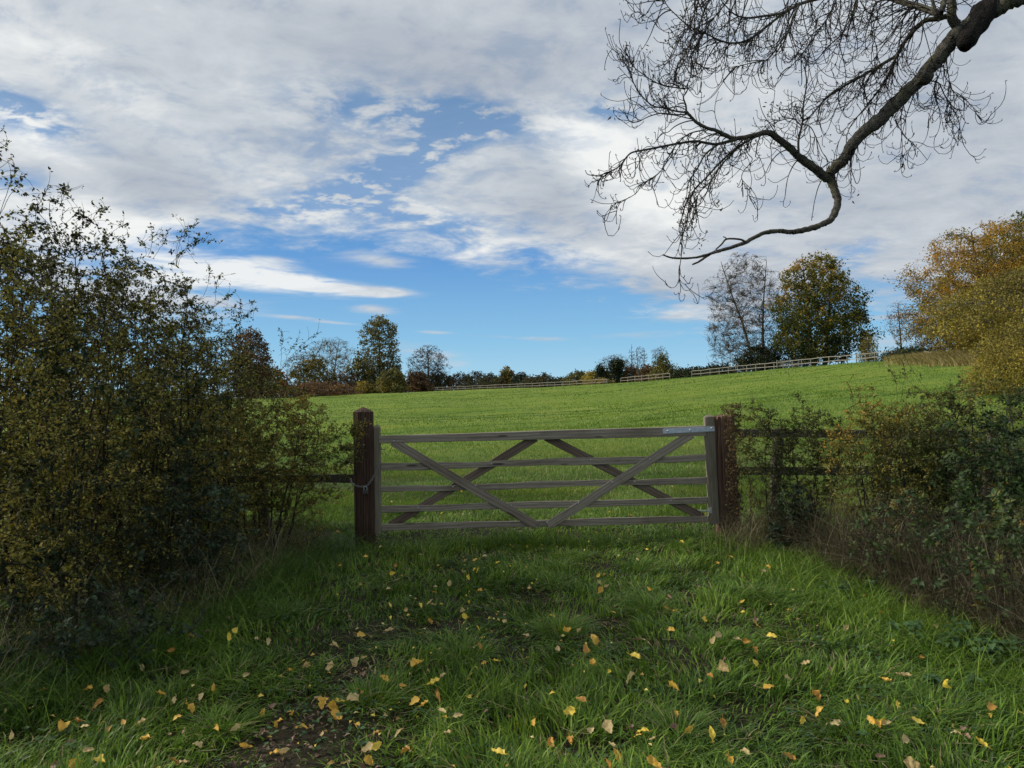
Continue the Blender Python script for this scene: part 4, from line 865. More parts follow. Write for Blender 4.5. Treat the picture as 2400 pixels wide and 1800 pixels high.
# ------------------------------------------------------------------ near shrubs and hedges
def near_shrub(name, label, cx, cy_, rx, ry, top, prof, seed, leafmat, nl, ls, levels=(16, 150, 1100), nst=7, h0=0.1, whips=(), group=None, cat='shrub', stem_r=0.016, aval=None,
               leaf_w=0.55, lean=(0, 0), triple=False, spread=0.02, stems_at=None, twig_r=0.0022, hmin=0.0, lump=0.25, shell=0.5, clear=0.12, lift=0.12, fold=0.2, leafy=None, extra=None):
    r = rs(seed); gz = float(H(cx, cy_)); b = np.array([cx, cy_, gz]); t = thing(name, label, cat, tuple(b), group)
    Hh = top - gz; P0, R0 = [], []
    for k in range(nst):
        n = 10; zz = np.linspace(0, 1, n); a = r.rand() * 6.28; q = r.rand() ** 0.5
        s0 = np.array([np.cos(a) * rx, np.sin(a) * ry]) * 0.35 * q if stems_at is None else np.array(stems_at[k % len(stems_at)]) - [cx, cy_]
        s1 = np.array([np.cos(a) * rx, np.sin(a) * ry]) * 0.75 * q + np.array(lean) * 0.8
        w_ = np.cumsum(r.normal(0, 0.03, (n, 2)), 0) * 0.5
        xy = s0 + (s1 - s0) * zz[:, None] ** 1.4 + w_
        gz0 = H(cx + xy[0, 0], cy_ + xy[0, 1]) - gz
        P0.append(np.concatenate([xy, (gz0 - 0.05 + (Hh * r.uniform(0.6, 0.9)) * zz)[:, None]], 1)); R0.append(stem_r * r.uniform(0.6, 1.1) * (1 - zz * 0.8))
    P0, R0 = np.array(P0), np.array(R0)
    wood = Soup(); fine = Soup(); V, q = tubes(P0, R0, 7); wood.add(V, q)
    nodes = P0.reshape(-1, 3); nr = R0.ravel(); nd = dirs(P0).reshape(-1, 3); keep = nodes[:, 2] > Hh * clear; nodes, nr, nd = nodes[keep], nr[keep], nd[keep]
    Ls = []
    for li, N_ in enumerate(levels):
        T = env_points(r, N_, h0, Hh, prof, rx, ry, shell if li else 0.9, lump, lean)
        if extra is not None and li == len(levels) - 1: T = np.concatenate([T, extra(r, b)])
        P, R = connect(nodes, nd, nr, T, 7, lift, (1.5, 1.0, 0.6)[li], (stem_r * 0.5, stem_r * 0.25, twig_r * 1.3)[li], (twig_r * 1.5, twig_r, twig_r * 0.6)[li], 0.09, r)
        V, q = tubes(P, R, 5 if li == 0 else 3); (wood if li == 0 else fine).add(V, q); dd = dirs(P); Ls.append((P, dd))
        nodes = np.concatenate([nodes, P[:, 1:].reshape(-1, 3)]); nd = np.concatenate([nd, dd[:, 1:].reshape(-1, 3)]); nr = np.concatenate([nr, R[:, 1:].ravel()])
    if len(whips):
        T = np.array([at(*w_) for w_ in whips]) - b
        P, R = connect(nodes, nd, nr, T, 12, 0.16, 0.6, 0.0042, 0.0016, 0.022, r); V, q = tubes(P, R, 4); fine.add(V, q); WP = P; WD = dirs(P)
        T2 = (P[:, 5:-1] + rdir(r, len(P) * 6, 0.4).reshape(len(P), 6, 3) * r.uniform(0.03, 0.16, (len(P), 6, 1))).reshape(-1, 3)
        P2_ = np.stack([P[:, 5:-1].reshape(-1, 3), (P[:, 5:-1].reshape(-1, 3) + T2) / 2 + 0.006, T2], 1); V, q = tubes(P2_, np.tile([0.0016, 0.0013, 0.001], (len(P2_), 1)), 3); fine.add(V, q)
    for s_ in (wood, fine): s_.V = [v + b for v in s_.V]
    wood.obj('stems', M['stem'], t, smooth=True); fine.obj('twigs', M['twig'], t)
    # leaves sit along the last two orders of twig
    Pa = [];Da = []
    for (P, dd), fr in ((Ls[-1], 0.85), (Ls[-2], 0.15)):
        n = int(nl * fr); i = r.randint(0, len(P), n); u = r.uniform(0.15, 1, n) * (P.shape[1] - 1.001); j = u.astype(int); f_ = (u - j)[:, None]
        Pa.append(P[i, j] * (1 - f_) + P[i, j + 1] * f_); Da.append(dd[i, j])
    if len(whips):
        n = len(WP) * 26; i = r.randint(0, len(WP), n); u = r.uniform(0.45, 1, n) * (WP.shape[1] - 1.001); j = u.astype(int); f_ = (u - j)[:, None]
        Pa.append(WP[i, j] * (1 - f_) + WP[i, j + 1] * f_); Da.append(WD[i, j])
        n = len(P2_) * 3; i = r.randint(0, len(P2_), n); Pa.append(P2_[i, 2]); Da.append(P2_[i, 2] - P2_[i, 0])
    Pa = np.concatenate(Pa); Da = nrm(np.concatenate(Da)); n = len(Pa)
    Pa = Pa + r.normal(0, spread * 0.3, Pa.shape)
    hh = Pa[:, 2] / Hh
    if leafy is not None:
        keep = r.rand(n) < np.interp(hh, [p[0] for p in leafy], [p[1] for p in leafy]); Pa, Da, hh = Pa[keep], Da[keep], hh[keep]; n = len(Pa)
    a = 0.5 + (r.rand(n) - 0.5) * 0.6 + (fbm((Pa[:, 0] + cx) * 2.2, (Pa[:, 2] + Pa[:, 1]) * 2.2, seed) - 0.5) * 0.7
    if aval is not None: a = a + aval(hh, Pa, r)
    D = nrm(Da * 0.5 + rdir(r, n, -0.1)); sz = ls * r.uniform(0.5, 1.25, n); lf_ = Soup()
    if triple:
        Nn = rdir(r, n, 1.6); S_ = nrm(np.cross(D, Nn)); 
        for k, (u_, v_) in enumerate(((1, 0), (0.25, 1), (0.25, -1))):
            Dk = nrm(D * u_ + S_ * v_ + r.normal(0, 0.08, D.shape)); V, f, aa = leaves(Pa + b + Dk * 0.006, Dk, Nn, sz * (1.0 if k == 0 else 0.82), sz * leaf_w, (a + 0.0).clip(0, 1), 0.12, 0.15); lf_.add(V, f, aa)
    else:
        V, f, aa = leaves(Pa + b, D, rdir(r, n, 0.9), sz, sz * leaf_w * r.uniform(0.8, 1.15, n), a.clip(0, 1), fold, 0.1); lf_.add(V, f, aa)
    lf_.obj('leaves', leafmat, t)
    return t

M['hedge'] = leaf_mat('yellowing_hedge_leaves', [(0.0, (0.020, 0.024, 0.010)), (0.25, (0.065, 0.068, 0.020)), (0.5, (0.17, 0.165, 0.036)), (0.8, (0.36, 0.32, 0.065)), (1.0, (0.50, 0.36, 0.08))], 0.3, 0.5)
M['hedgebrown'] = leaf_mat('brown_hedge_leaves', [(0.0, (0.020, 0.016, 0.012)), (0.4, (0.060, 0.045, 0.025)), (0.7, (0.12, 0.085, 0.035)), (1.0, (0.22, 0.13, 0.05))], 0.25, 0.5)
M['bramble'] = leaf_mat('bramble_leaves', [(0.0, (0.014, 0.026, 0.010)), (0.5, (0.042, 0.075, 0.024)), (0.8, (0.085, 0.125, 0.036)), (0.95, (0.20, 0.17, 0.04)), (1.0, (0.34, 0.22, 0.05))], 0.25, 0.5, spec=0.22)
M['ivy'] = leaf_mat('ivy_leaves', [(0.0, (0.010, 0.018, 0.010)), (0.6, (0.028, 0.050, 0.024)), (1.0, (0.060, 0.090, 0.040))], 0.2, 0.5, spec=0.2)
M['haw'] = leaf_mat('hawthorn_leaves', [(0.0, (0.030, 0.040, 0.014)), (0.4, (0.09, 0.11, 0.030)), (0.7, (0.21, 0.20, 0.042)), (0.9, (0.40, 0.27, 0.05)), (1.0, (0.50, 0.28, 0.05))], 0.3, 0.5)
M['nettle'] = leaf_mat('nettle_leaves', [(0.0, (0.025, 0.060, 0.020)), (0.5, (0.060, 0.125, 0.045)), (1.0, (0.11, 0.19, 0.075))], 0.3, 0.6)
col_ = [(0, 0.95), (0.25, 1.0), (0.6, 0.97), (0.8, 0.82), (0.93, 0.58), (1, 0.2)]
HG = 'overgrown hedge along the left'
brown_backlit_up = lambda h, P, r: -0.32 * np.clip((h - 0.62) / 0.38, 0, 1) + 0.10 * np.exp(-((h - 0.42) / 0.2) ** 2) - 0.15 * np.clip(0.15 - h, 0, 1) / 0.15  # tops browner, with backlit darkness put into the leaf colour; foot darker
for a_ in [
    ('nearest tall hedge shrub cut by the left edge of the picture', -3.55, 4.5, 0.95, 0.75, 2.95, col_, 301, 'hedge', 34000, 0.029, [(10, 300, 4.2), (28, 330, 4.2), (2, 360, 4.0), (40, 392, 4.4), (60, 410, 4.5), (115, 440, 4.6)]),
    ('second hedge shrub from the left edge, with long whippy shoots', -3.35, 5.35, 0.85, 0.75, 3.1, col_, 302, 'hedge', 34000, 0.029, [(150, 432, 5.2), (160, 440, 5.3), (190, 505, 5.2), (250, 492, 5.4), (215, 520, 5.2), (300, 530, 5.4), (120, 470, 5.2)]),
    ('third hedge shrub, its thin sprigs highest against the white cloud', -3.2, 6.25, 0.82, 0.75, 2.92, col_, 303, 'hedge', 32000, 0.029, [(352, 530, 6.2), (325, 560, 6.2), (395, 538, 6.2), (460, 525, 6.3), (480, 560, 6.3), (505, 562, 6.3), (430, 590, 6.3), (445, 530, 6.4)]),
    ('fourth hedge shrub, sloping down towards the reddish skyline tree', -3.05, 7.1, 0.75, 0.7, 2.66, col_, 304, 'hedge', 27000, 0.028, [(600, 722, 7.0), (580, 740, 7.1), (565, 705, 7.0), (520, 640, 7.0), (540, 690, 7.0), (490, 620, 7.0)]),
    ('back-row hedge shrub seen through the left edge of the hedge', -4.7, 6.7, 0.9, 0.8, 3.2, col_, 306, 'hedgebrown', 22000, 0.042, []),
    ('back-row hedge shrub behind the second and third ones', -4.5, 8.1, 0.95, 0.8, 3.0, col_, 307, 'hedgebrown', 22000, 0.042, []),
    ('back-row hedge shrub nearest the field, brownish and low', -3.85, 8.9, 0.8, 0.7, 2.45, col_, 308, 'hedgebrown', 16000, 0.04, [(560, 790, 8.8), (600, 810, 8.8)])]:
    lb, x_, y_, rx_, ry_, tp_, pf_, sd_, mt_, nl_, ls_, wh_ = a_
    near_shrub('hedge_shrub', lb, x_, y_, rx_, ry_, tp_, pf_, sd_, M[mt_], nl_, ls_, whips=wh_, group=HG, aval=lambda h, P, r: brown_backlit_up(h, P, r) * 0.8 + 0.02 + np.where(r.rand(len(h)) < 0.3, -0.25, 0.06), nst=10, levels=(24, 260, 2600), h0=0.2)
near_shrub('thorn_shrub', 'open yellow-leaved thorn shrub arching its top twigs over the distant fence', -2.65, 7.75, 0.80, 0.6, 1.98, [(0, 0.3), (0.3, 0.8), (0.6, 1.0), (0.85, 0.8), (1, 0.3)], 305, M['haw'], 21000, 0.026, whips=[(752, 778, 7.8), (738, 800, 7.8), (700, 792, 7.7), (788, 838, 7.8), (660, 772, 7.8), (770, 800, 7.8)], group=HG, nst=6, levels=(18, 150, 1000), aval=lambda h, P, r: 0.05 - 0.15 * (h > 0.85))
near_shrub('thorn_shrub', 'thin thorn bush whose leafy sprays hang over the dark gate post', -2.2, 7.45, 0.62, 0.5, 1.62, [(0, 0.25), (0.3, 0.6), (0.6, 1.0), (0.85, 0.9), (1, 0.4)], 309, M['haw'], 11000, 0.024, group=HG, nst=5, levels=(18, 130, 800), stems_at=[(-2.42, 7.35), (-2.35, 7.4), (-2.5, 7.45)], stem_r=0.013,
           extra=lambda r, b: np.concatenate([at(r.uniform(822, 866, 110), r.uniform(968, 1085, 110) , r.uniform(7.72, 7.88, 110)), at(r.uniform(770, 840, 90), r.uniform(980, 1150, 90), r.uniform(7.5, 7.8, 90))]) - b, aval=lambda h, P, r: 0.12)
# dark evergreen climbers and brambles in the hedge
for lb, x_, y_, rx_, ry_, tp_, sd_, n_, ls_ in [
    ('big-leaved dark climber in the upper left of the hedge', -3.1, 5.0, 0.55, 0.45, 2.25, 321, 900, 0.055),
    ('dark climber patch halfway up the hedge, left of the middle shrubs', -2.75, 6.0, 0.5, 0.4, 1.95, 322, 900, 0.05),
    ('bramble trailing down the middle of the hedge front', -2.45, 5.55, 0.4, 0.35, 1.15, 323, 600, 0.045),
    ('dark bramble at the foot of the hedge, lowest left', -2.55, 4.35, 0.6, 0.45, 0.55, 324, 600, 0.042)]:
    near_shrub('climber' if 'climber' in lb else 'bramble', lb, x_, y_, rx_, ry_, tp_, col_, sd_, M['ivy'], n_, ls_, triple=True, group='climbers and brambles in the left hedge', nst=5, levels=(10, 60, 300), stem_r=0.007, aval=lambda h, P, r: 0.1, lump=0.4, cat='climber' if 'climber' in lb else 'bramble')
# right-hand hedge
RG = 'hedge and brambles along the right'
near_shrub('thorn_shrub', 'slender small-leaved thorn bush right beside the split reddish post', 2.58, 7.55, 0.34, 0.3, 1.52, [(0, 0.5), (0.4, 0.7), (0.7, 1.0), (0.9, 0.7), (1, 0.3)], 331, M['haw'], 7500, 0.023, group=RG, nst=5, levels=(14, 120, 1000), stem_r=0.010, whips=[(1765, 940, 7.6), (1740, 975, 7.5)], aval=lambda h, P, r: -0.12)
near_shrub('thorn_shrub', 'upright thorn bush, second to the right of the split reddish post', 3.02, 7.45, 0.40, 0.3, 1.46, [(0, 0.3), (0.4, 0.7), (0.7, 1.0), (0.9, 0.8), (1, 0.4)], 332, M['haw'], 9500, 0.024, group=RG, nst=5, levels=(16, 130, 1100), stem_r=0.011, whips=[(1885, 940, 7.5), (1870, 925, 7.5), (1920, 975, 7.4), (1970, 985, 7.3)], aval=lambda h, P, r: -0.2)
near_shrub('thorn_shrub', 'yellow and orange thorn bush in front of the right fence rails', 3.42, 6.75, 0.55, 0.5, 1.52, [(0, 0.5), (0.4, 0.9), (0.7, 1.0), (0.9, 0.75), (1, 0.35)], 333, M['haw'], 16000, 0.028, group=RG, nst=7, levels=(18, 150, 1100), whips=[(1985, 895, 6.6), (2010, 925, 6.6), (2040, 905, 6.6), (2030, 960, 6.6), (1960, 1000, 6.6)], aval=lambda h, P, r: 0.10 - 0.25 * np.clip(P[:, 0] / 0.5, 0, 1))
near_shrub('thorn_shrub', 'dark green thorn bush with the longest bare shoots, below the straw bank', 3.95, 6.9, 0.65, 0.55, 1.58, [(0, 0.6), (0.4, 0.95), (0.7, 1.0), (0.9, 0.7), (1, 0.3)], 334, M['haw'], 20000, 0.028, group=RG, nst=7, levels=(18, 150, 1100), whips=[(2112, 842, 6.7), (2085, 868, 6.7), (2140, 905, 6.7), (2255, 890, 6.8), (2180, 935, 6.8), (2230, 950, 6.8), (2105, 800, 6.7)], aval=lambda h, P, r: -0.10)
near_shrub('bramble', 'tall bramble mass cut by the right edge of the picture', 4.05, 5.6, 0.80, 0.7, 1.60, col_, 335, M['bramble'], 4300, 0.046, triple=True, group=RG, nst=9, levels=(20, 150, 900), stem_r=0.008, cat='bramble', lump=0.4)
near_shrub('bramble', 'brighter green big-leaved bramble bulging low at the right edge', 3.15, 4.75, 0.5, 0.45, 0.92, col_, 336, M['bramble'], 620, 0.055, triple=True, group=RG, nst=8, levels=(14, 90, 420), stem_r=0.007, cat='bramble', aval=lambda h, P, r: 0.02, lump=0.4, leafy=[(0, .15), (0.4, .6), (0.6, 1), (1, 1)])
near_shrub('bramble', 'bramble spray halfway up, left of the big-leaved brambles', 3.0, 5.6, 0.42, 0.4, 0.85, col_, 337, M['bramble'], 320, 0.05, triple=True, group=RG, nst=6, levels=(12, 80, 320), stem_r=0.007, cat='bramble', aval=lambda h, P, r: 0.1, lump=0.5)
near_shrub('hedge_shrub', 'dense dark hedge shrub filling in behind the right brambles', 4.5, 6.9, 1.05, 0.8, 1.72, col_, 338, M['haw'], 12000, 0.028, group=RG, nst=8, levels=(18, 140, 1200), whips=[(2300, 905, 6.6), (2350, 890, 6.6), (2270, 930, 6.5)], aval=lambda h, P, r: 0.02)
near_shrub('climber', 'dark leafy clump climbing the foot of the slender thorn bushes', 2.72, 7.15, 0.28, 0.3, 0.72, dome, 339, M['ivy'], 900, 0.045, triple=True, group=RG, nst=5, levels=(10, 60, 260), stem_r=0.005, cat='climber')
near_shrub('climber', 'brown-leaved twiggy climber clinging to the split reddish post', 2.36, 7.86, 0.13, 0.12, 1.50, [(0, 0.9), (0.3, 0.8), (0.6, 0.7), (1, 0.9)], 340, M['hedgebrown'], 2600, 0.026, group=RG, nst=5, levels=(14, 70, 420), stem_r=0.005, cat='climber', aval=lambda h, P, r: 0.1)
near_shrub('bramble', 'tangled dark undergrowth between the thorn bushes and the lower right brambles', 3.25, 6.15, 0.55, 0.5, 0.75, dome, 341, M['haw'], 2000, 0.024, group=RG, nst=14, levels=(24, 260, 1300), stem_r=0.007, cat='bramble', aval=lambda h, P, r: -0.1)

# ------------------------------------------------------------------ grass
def grass_mat(name, stops, dry=(0.30, 0.25, 0.12), big=0.35):
    m, n, out = new_mat(name)
    a = n.node('ShaderNodeAttribute', attribute_name='rnd').outputs['Fac']
    g = n.node('ShaderNodeNewGeometry').outputs['Position']
    n1 = n.noise(n.vscale(g, (1, 1, 0)), 0.22, 4, 0.6); n2 = n.noise(n.vscale(g, (1, 1.6, 0)), 1.7, 3, 0.6)
    n0 = n.noise(n.vscale(g, (0.045, 0.13, 0)), 1.0, 4, 0.6, 0.8); v = mad2(n, n.m('SUBTRACT', n1, 0.5), big * 1.8, a); v = mad2(n, n.m('SUBTRACT', n0, 0.5), big * 2.6, v); v = mad2(n, n.m('SUBTRACT', n2, 0.5), 0.6, v)
    col = n.ramp(n.m('MINIMUM', v, 0.95), stops)
    col = n.mix(n.m('GREATER_THAN', a, 1.2), col, (*dry, 1))
    p = n.node('ShaderNodeBsdfPrincipled'); n.put(p.inputs['Base Color'], col); p.inputs['Roughness'].default_value = 0.5; p.inputs['Specular IOR Level'].default_value = 0.3
    tr = n.node('ShaderNodeBsdfTranslucent'); n.put(tr.inputs[0], col); mx = n.node('ShaderNodeMixShader'); mx.inputs[0].default_value = 0.35
    n.l.new(p.outputs[0], mx.inputs[1]); n.l.new(tr.outputs[0], mx.inputs[2]); n.l.new(mx.outputs[0], out.inputs[0]); return m
M['grass'] = grass_mat('lane_grass', [(0.0, (0.036, 0.078, 0.013)), (0.35, (0.092, 0.178, 0.023)), (0.6, (0.16, 0.275, 0.029)), (0.95, (0.29, 0.39, 0.05))], big=0.3)
M['fgrass'] = grass_mat('field_grass', [(0.0, (0.052, 0.115, 0.018)), (0.35, (0.105, 0.195, 0.026)), (0.6, (0.170, 0.260, 0.036)), (0.95, (0.33, 0.34, 0.085))], (0.36, 0.31, 0.15), big=0.55)
M['straw'] = leaf_mat('dead_straw', [(0.0, (0.040, 0.033, 0.020)), (0.5, (0.12, 0.10, 0.055)), (1.0, (0.40, 0.34, 0.21))], 0.2, 0.6)
M['bank'] = leaf_mat('straw_bank_grass', [(0.0, (0.16, 0.14, 0.055)), (0.5, (0.36, 0.28, 0.12)), (1.0, (0.58, 0.46, 0.24))], 0.3, 0.6, nscale=0.5, namp=0.5)

def blades(B, h, w_, ang, lean, a, segs=3, twist=None):
    n = len(B); s = np.linspace(0, 1, segs + 1); r = rs(n % 9999)
    d = np.stack([np.cos(ang), np.sin(ang), 0 * ang], -1); fa = ang + np.pi / 2 + r.normal(0, 0.9, n); sv = np.stack([np.cos(fa), np.sin(fa), 0 * fa], -1)
    pts = []; wt = 0.45
    for i, t in enumerate(s):
        c = B + d * (h * lean * t ** 2)[:, None] + np.array([0, 0, 1.0]) * (h * (t - 0.42 * np.minimum(lean, 1.35) ** 1.5 * t ** 2.2))[:, None]
        if i < segs: wv = (w_ * (1 - wt * t) * 0.5)[:, None] * sv; pts += [c - wv, c + wv]
        else: pts.append(c)
    V = np.stack(pts, 1).reshape(-1, 3); k = 2 * segs + 1; f = []
    for i in range(segs - 1): f += [[2 * i, 2 * i + 1, 2 * i + 3], [2 * i, 2 * i + 3, 2 * i + 2]]
    f.append([2 * segs - 2, 2 * segs - 1, 2 * segs])
    F_ = (np.arange(n)[:, None, None] * k + np.array(f)[None]).reshape(-1, 3)
    return V, F_, np.repeat(a, k)
MUD = [(-1.02, 3.45, 0.32, 0.55), (-0.95, 4.25, 0.16, 0.20), (-1.15, 3.0, 0.32, 0.30), (0.10, 3.95, 0.14, 0.10), (1.75, 4.35, 0.2, 0.12), (0.62, 5.15, 0.12, 0.10), (-0.55, 5.2, 0.16, 0.12)]
def mud(x, y):
    m_ = np.zeros_like(x)
    for a_, b_, c_, d_ in MUD: m_ = np.maximum(m_, np.exp(-(((x - a_) / c_) ** 2 + ((y - b_) / d_) ** 2) ** 1.3))
    return m_
def near_grass():
    r = rs(900); N = 215000
    y = 2.2 + (10.6 - 2.2) * r.rand(N) ** 1.15; x = (r.rand(N) * 2 - 1) * (0.74 * y + 0.55)
    tuft = fbm(x / 0.33, y / 0.33, 31, 3); patch = fbm(x / 1.1, y / 1.1, 37, 2)
    keep = r.rand(N) < np.clip(0.45 + 1.1 * (tuft - 0.28), 0.15, 1) * (1 - 0.93 * mud(x, y)); x, y, tuft, patch = x[keep], y[keep], tuft[keep], patch[keep]; n = len(x)
    h = (0.038 + 0.125 * np.clip(tuft - 0.30, 0, 1) ** 1.1 * 1.5 + 0.05 * patch) * r.uniform(0.45, 1.35, n) * (1 - 0.6 * mud(x, y))
    h *= np.interp(y, [2.2, 7, 8.2, 10.6], [1.0, 1.05, 0.95, 0.8])
    ang = 2 * np.pi * fbm(x / 0.7, y / 0.7, 41, 2) * 2.2 + r.normal(0, 1.05, n)
    lean = np.clip(0.35 + 1.3 * fbm(x / 0.5, y / 0.5, 47, 2) - 0.2 + r.normal(0, 0.28, n), 0.05, 1.35)
    w_ = r.uniform(0.0050, 0.0110, n) * np.interp(y, [2, 10], [1, 1.4])
    a = 0.40 + 0.35 * (patch - 0.5) + (r.rand(n) - 0.5) * 0.75; a[r.rand(n) < 0.035] = 2.0
    B = np.stack([x, y, H(x, y) - 0.01], -1); V, F_, aa = blades(B, h, w_, ang, lean, a, 3)
    o = mesh_obj('grass', V, [F_], M['grass'], attrs={'rnd': aa}); tag(o, 'lush tussocky green grass in front of the gate', 'grass', kind='stuff')
    # long tussocks: their blades arch outwards
    tx = np.array([-0.1, 0.28, 0.75, 1.3, 1.55, 0.95, -0.35, 0.3, 1.9, -1.75, -1.45, 2.05, 1.15, -0.75, 0.1, 1.7, 2.4, -2.0, 0.55, -0.2, 0.2, 1.0]); ty = np.array([3.15, 6.2, 3.5, 4.6, 3.4, 5.4, 4.6, 5.0, 5.6, 5.4, 3.6, 3.6, 6.8, 3.9, 7.85, 7.6, 4.4, 6.6, 7.4, 6.9, 7.9, 7.9])
    k = 380; c = np.repeat(np.arange(len(tx)), k); n = len(c); q = r.rand(n) ** 0.5; an = r.rand(n) * 6.28; R_ = r.uniform(0.12, 0.24, len(tx))[c]
    x = tx[c] + np.cos(an) * q * R_; y = ty[c] + np.sin(an) * q * R_; bias = r.rand(len(tx))[c] * 6.28
    an2 = np.arctan2(np.sin(an) + 0.6 * np.sin(bias), np.cos(an) + 0.6 * np.cos(bias)) + r.normal(0, 0.35, n)
    hh = r.uniform(0.08, 0.21, n) * r.uniform(0.6, 1.1, len(tx))[c]; a = 0.40 + 0.28 * (r.rand(len(tx))[c] - 0.5) + (r.rand(n) - 0.5) * 0.4; a[r.rand(n) < 0.05] = 2
    V, F_, aa = blades(np.stack([x, y, H(x, y) - 0.01], -1), hh, r.uniform(0.004, 0.008, n), an2, 0.35 + q * 0.9 + r.normal(0, 0.1, n), a, 4)
    o = mesh_obj('grass', V, [F_], M['grass'], attrs={'rnd': aa}); tag(o, 'long arching tussocks standing in the lane grass', 'grass', kind='stuff')
near_grass()
def field_grass():
    r = rs(901); s_ = []
    for (d0, d1, N, hk, wpx) in ((9.6, 26, 210000, 0.078, 0.55), (26, 70, 130000, 0.085, 0.8), (70, 235, 90000, 0.11, 0.9)):
        q = (1200 - 1290 * (1 if d0 < 20 else 1)) ; px = r.uniform(-120, 2500, N); u = r.rand(N)
        y = 1 / (1 / d0 + (1 / d1 - 1 / d0) * u ** (1.0 if d0 < 60 else 0.8)); x = (px - 1200) / F * y
        keep = y < crest(px) * 0.998; x, y = x[keep], y[keep]; n = len(x)
        t1 = fbm(x / 1.3 * (20 / (d0 + 10)), y / 0.8 * (20 / (d0 + 10)), 61, 3)
        h = hk * (0.35 + 1.3 * t1) * r.uniform(0.6, 1.3, n); w_ = np.maximum(0.006, y / 731 * wpx) * r.uniform(0.7, 1.3, n)
        ang = 2 * np.pi * 2 * fbm(x / 4, y / 4, 71, 2) + r.normal(0, 0.7, n); lean = np.clip(0.55 + r.normal(0, 0.3, n), 0.1, 1.2)
        a = 0.42 + (t1 - 0.5) * (0.8 if d0 < 20 else 0.45) + (r.rand(n) - 0.5) * (0.4 if d0 < 20 else 0.2); a[r.rand(n) < (0.03 if d0 < 20 else 0.01)] = 2
        s_.append(blades(np.stack([x, y, H(x, y) - 0.01], -1), h, w_, ang, lean, a, 1 if d0 > 20 else 2))
    for k, (V, F_, aa) in enumerate(s_):
        o = mesh_obj('grass', V, [F_], M['fgrass'], attrs={'rnd': aa}); tag(o, ['bright grass of the field just beyond the gate', 'sunlit grass across the middle of the field', 'rough grass of the far rise below the pale fence'][k], 'grass', kind='stuff')
field_grass()
def straw_bank():
    r = rs(905); N = 24000; px = r.uniform(2075, 2420, N); dc = crest(px); y = dc * r.uniform(0.66, 0.99, N); x = (px - 1200) / F * y
    pr_ = np.interp(px, [2075, 2130, 2200, 2300, 2420], [0.05, 0.5, 1, 1, 1]) * np.clip(1.5 * fbm(x / 2.5, y / 2.5, 81, 2) - 0.1 - 1.5 * np.clip(0.72 - y / dc, 0, 1) * 4 * np.interp(px, [2100, 2300], [1.5, 0.3]), 0, 1)
    k = r.rand(N) < pr_; x, y = x[k], y[k]; n = len(x)
    V, F_, aa = blades(np.stack([x, y, H(x, y)], -1), r.uniform(0.4, 0.95, n), r.uniform(0.03, 0.07, n), r.normal(3.3, 0.5, n), r.uniform(0.4, 1.1, n), r.rand(n), 3)
    o = mesh_obj('dry_grass', V, [F_], M['bank'], attrs={'rnd': aa}); tag(o, 'long straw-coloured grass on the bank below the brambles', 'grass', kind='stuff')
straw_bank()
def stalks(name, label, N, fn, seed, h=(0.3, 0.8), w_=(0.003, 0.005), lean=(0.2, 1.2), mat='straw', amid=0.5):
    r = rs(seed); x, y = fn(r, N); n = len(x); hh = r.uniform(*h, n)
    V, F_, aa = blades(np.stack([x, y, H(x, y) - 0.02], -1), hh, r.uniform(*w_, n), r.rand(n) * 6.28, r.uniform(*lean, n), (amid + r.normal(0, 0.25, n)).clip(0, 1), 5)
    o = mesh_obj(name, V, [F_], M[mat], attrs={'rnd': aa}); tag(o, label, 'dead stalks', kind='stuff')
def edgeL(r, N):
    y = r.uniform(3.6, 7.9, N); ex = np.interp(y, [3.6, 4.4, 5.1, 7.0, 7.9], [-2.75, -2.65, -2.25, -2.15, -2.0]); return ex - np.abs(r.normal(0, 0.32, N)) + 0.1, y
def edgeR(r, N):
    y = r.uniform(3.6, 7.7, N); ex = np.interp(y, [3.6, 4.4, 5.1, 6.5, 7.7], [2.75, 2.75, 2.65, 2.60, 2.35]); return ex + np.abs(r.normal(0, 0.36, N)) - 0.05, y
stalks('dry_grass', 'dead grass stems leaning out along the foot of the left hedge', 1300, edgeL, 911, (0.2, 0.75))
stalks('dead_stems', 'brown tangle of dead stems under the right brambles', 5200, lambda r, N: (lambda q: (q[0] + 0.18, q[1]))(edgeR(r, N)), 912, (0.25, 0.95), lean=(0.1, 1.35), amid=0.30)
stalks('long_grass', 'long green grass at the edge of the left hedge', 9000, lambda r, N: (lambda q: (q[0] + 0.12 + r.normal(0, 0.18, N), q[1]))(edgeL(rs(3), N)), 913, (0.12, 0.42), (0.003, 0.006), (0.4, 1.3), 'grass', 0.25)
stalks('long_grass', 'long green grass at the edge of the right hedge', 8000, lambda r, N: (lambda q: (q[0] - 0.2 + r.normal(0, 0.2, N), q[1]))(edgeR(rs(4), N)), 914, (0.10, 0.34), (0.003, 0.006), (0.4, 1.3), 'grass', 0.45)
stalks('dry_grass', 'thin tangle of dead stems at the foot of the split reddish post', 900, lambda r, N: (r.normal(2.5, 0.2, N), r.normal(7.5, 0.18, N)), 915, (0.15, 0.6))
stalks('long_grass', 'grass growing up through the bottom rail of the gate', 2600, lambda r, N: (np.where(r.rand(N) < 0.5, r.normal(0.15, 0.30, N), r.uniform(-1.5, 2.1, N)), r.normal(8.0, 0.07, N)), 916, (0.08, 0.28), (0.003, 0.006), (0.2, 1.0), 'grass', 0.3)

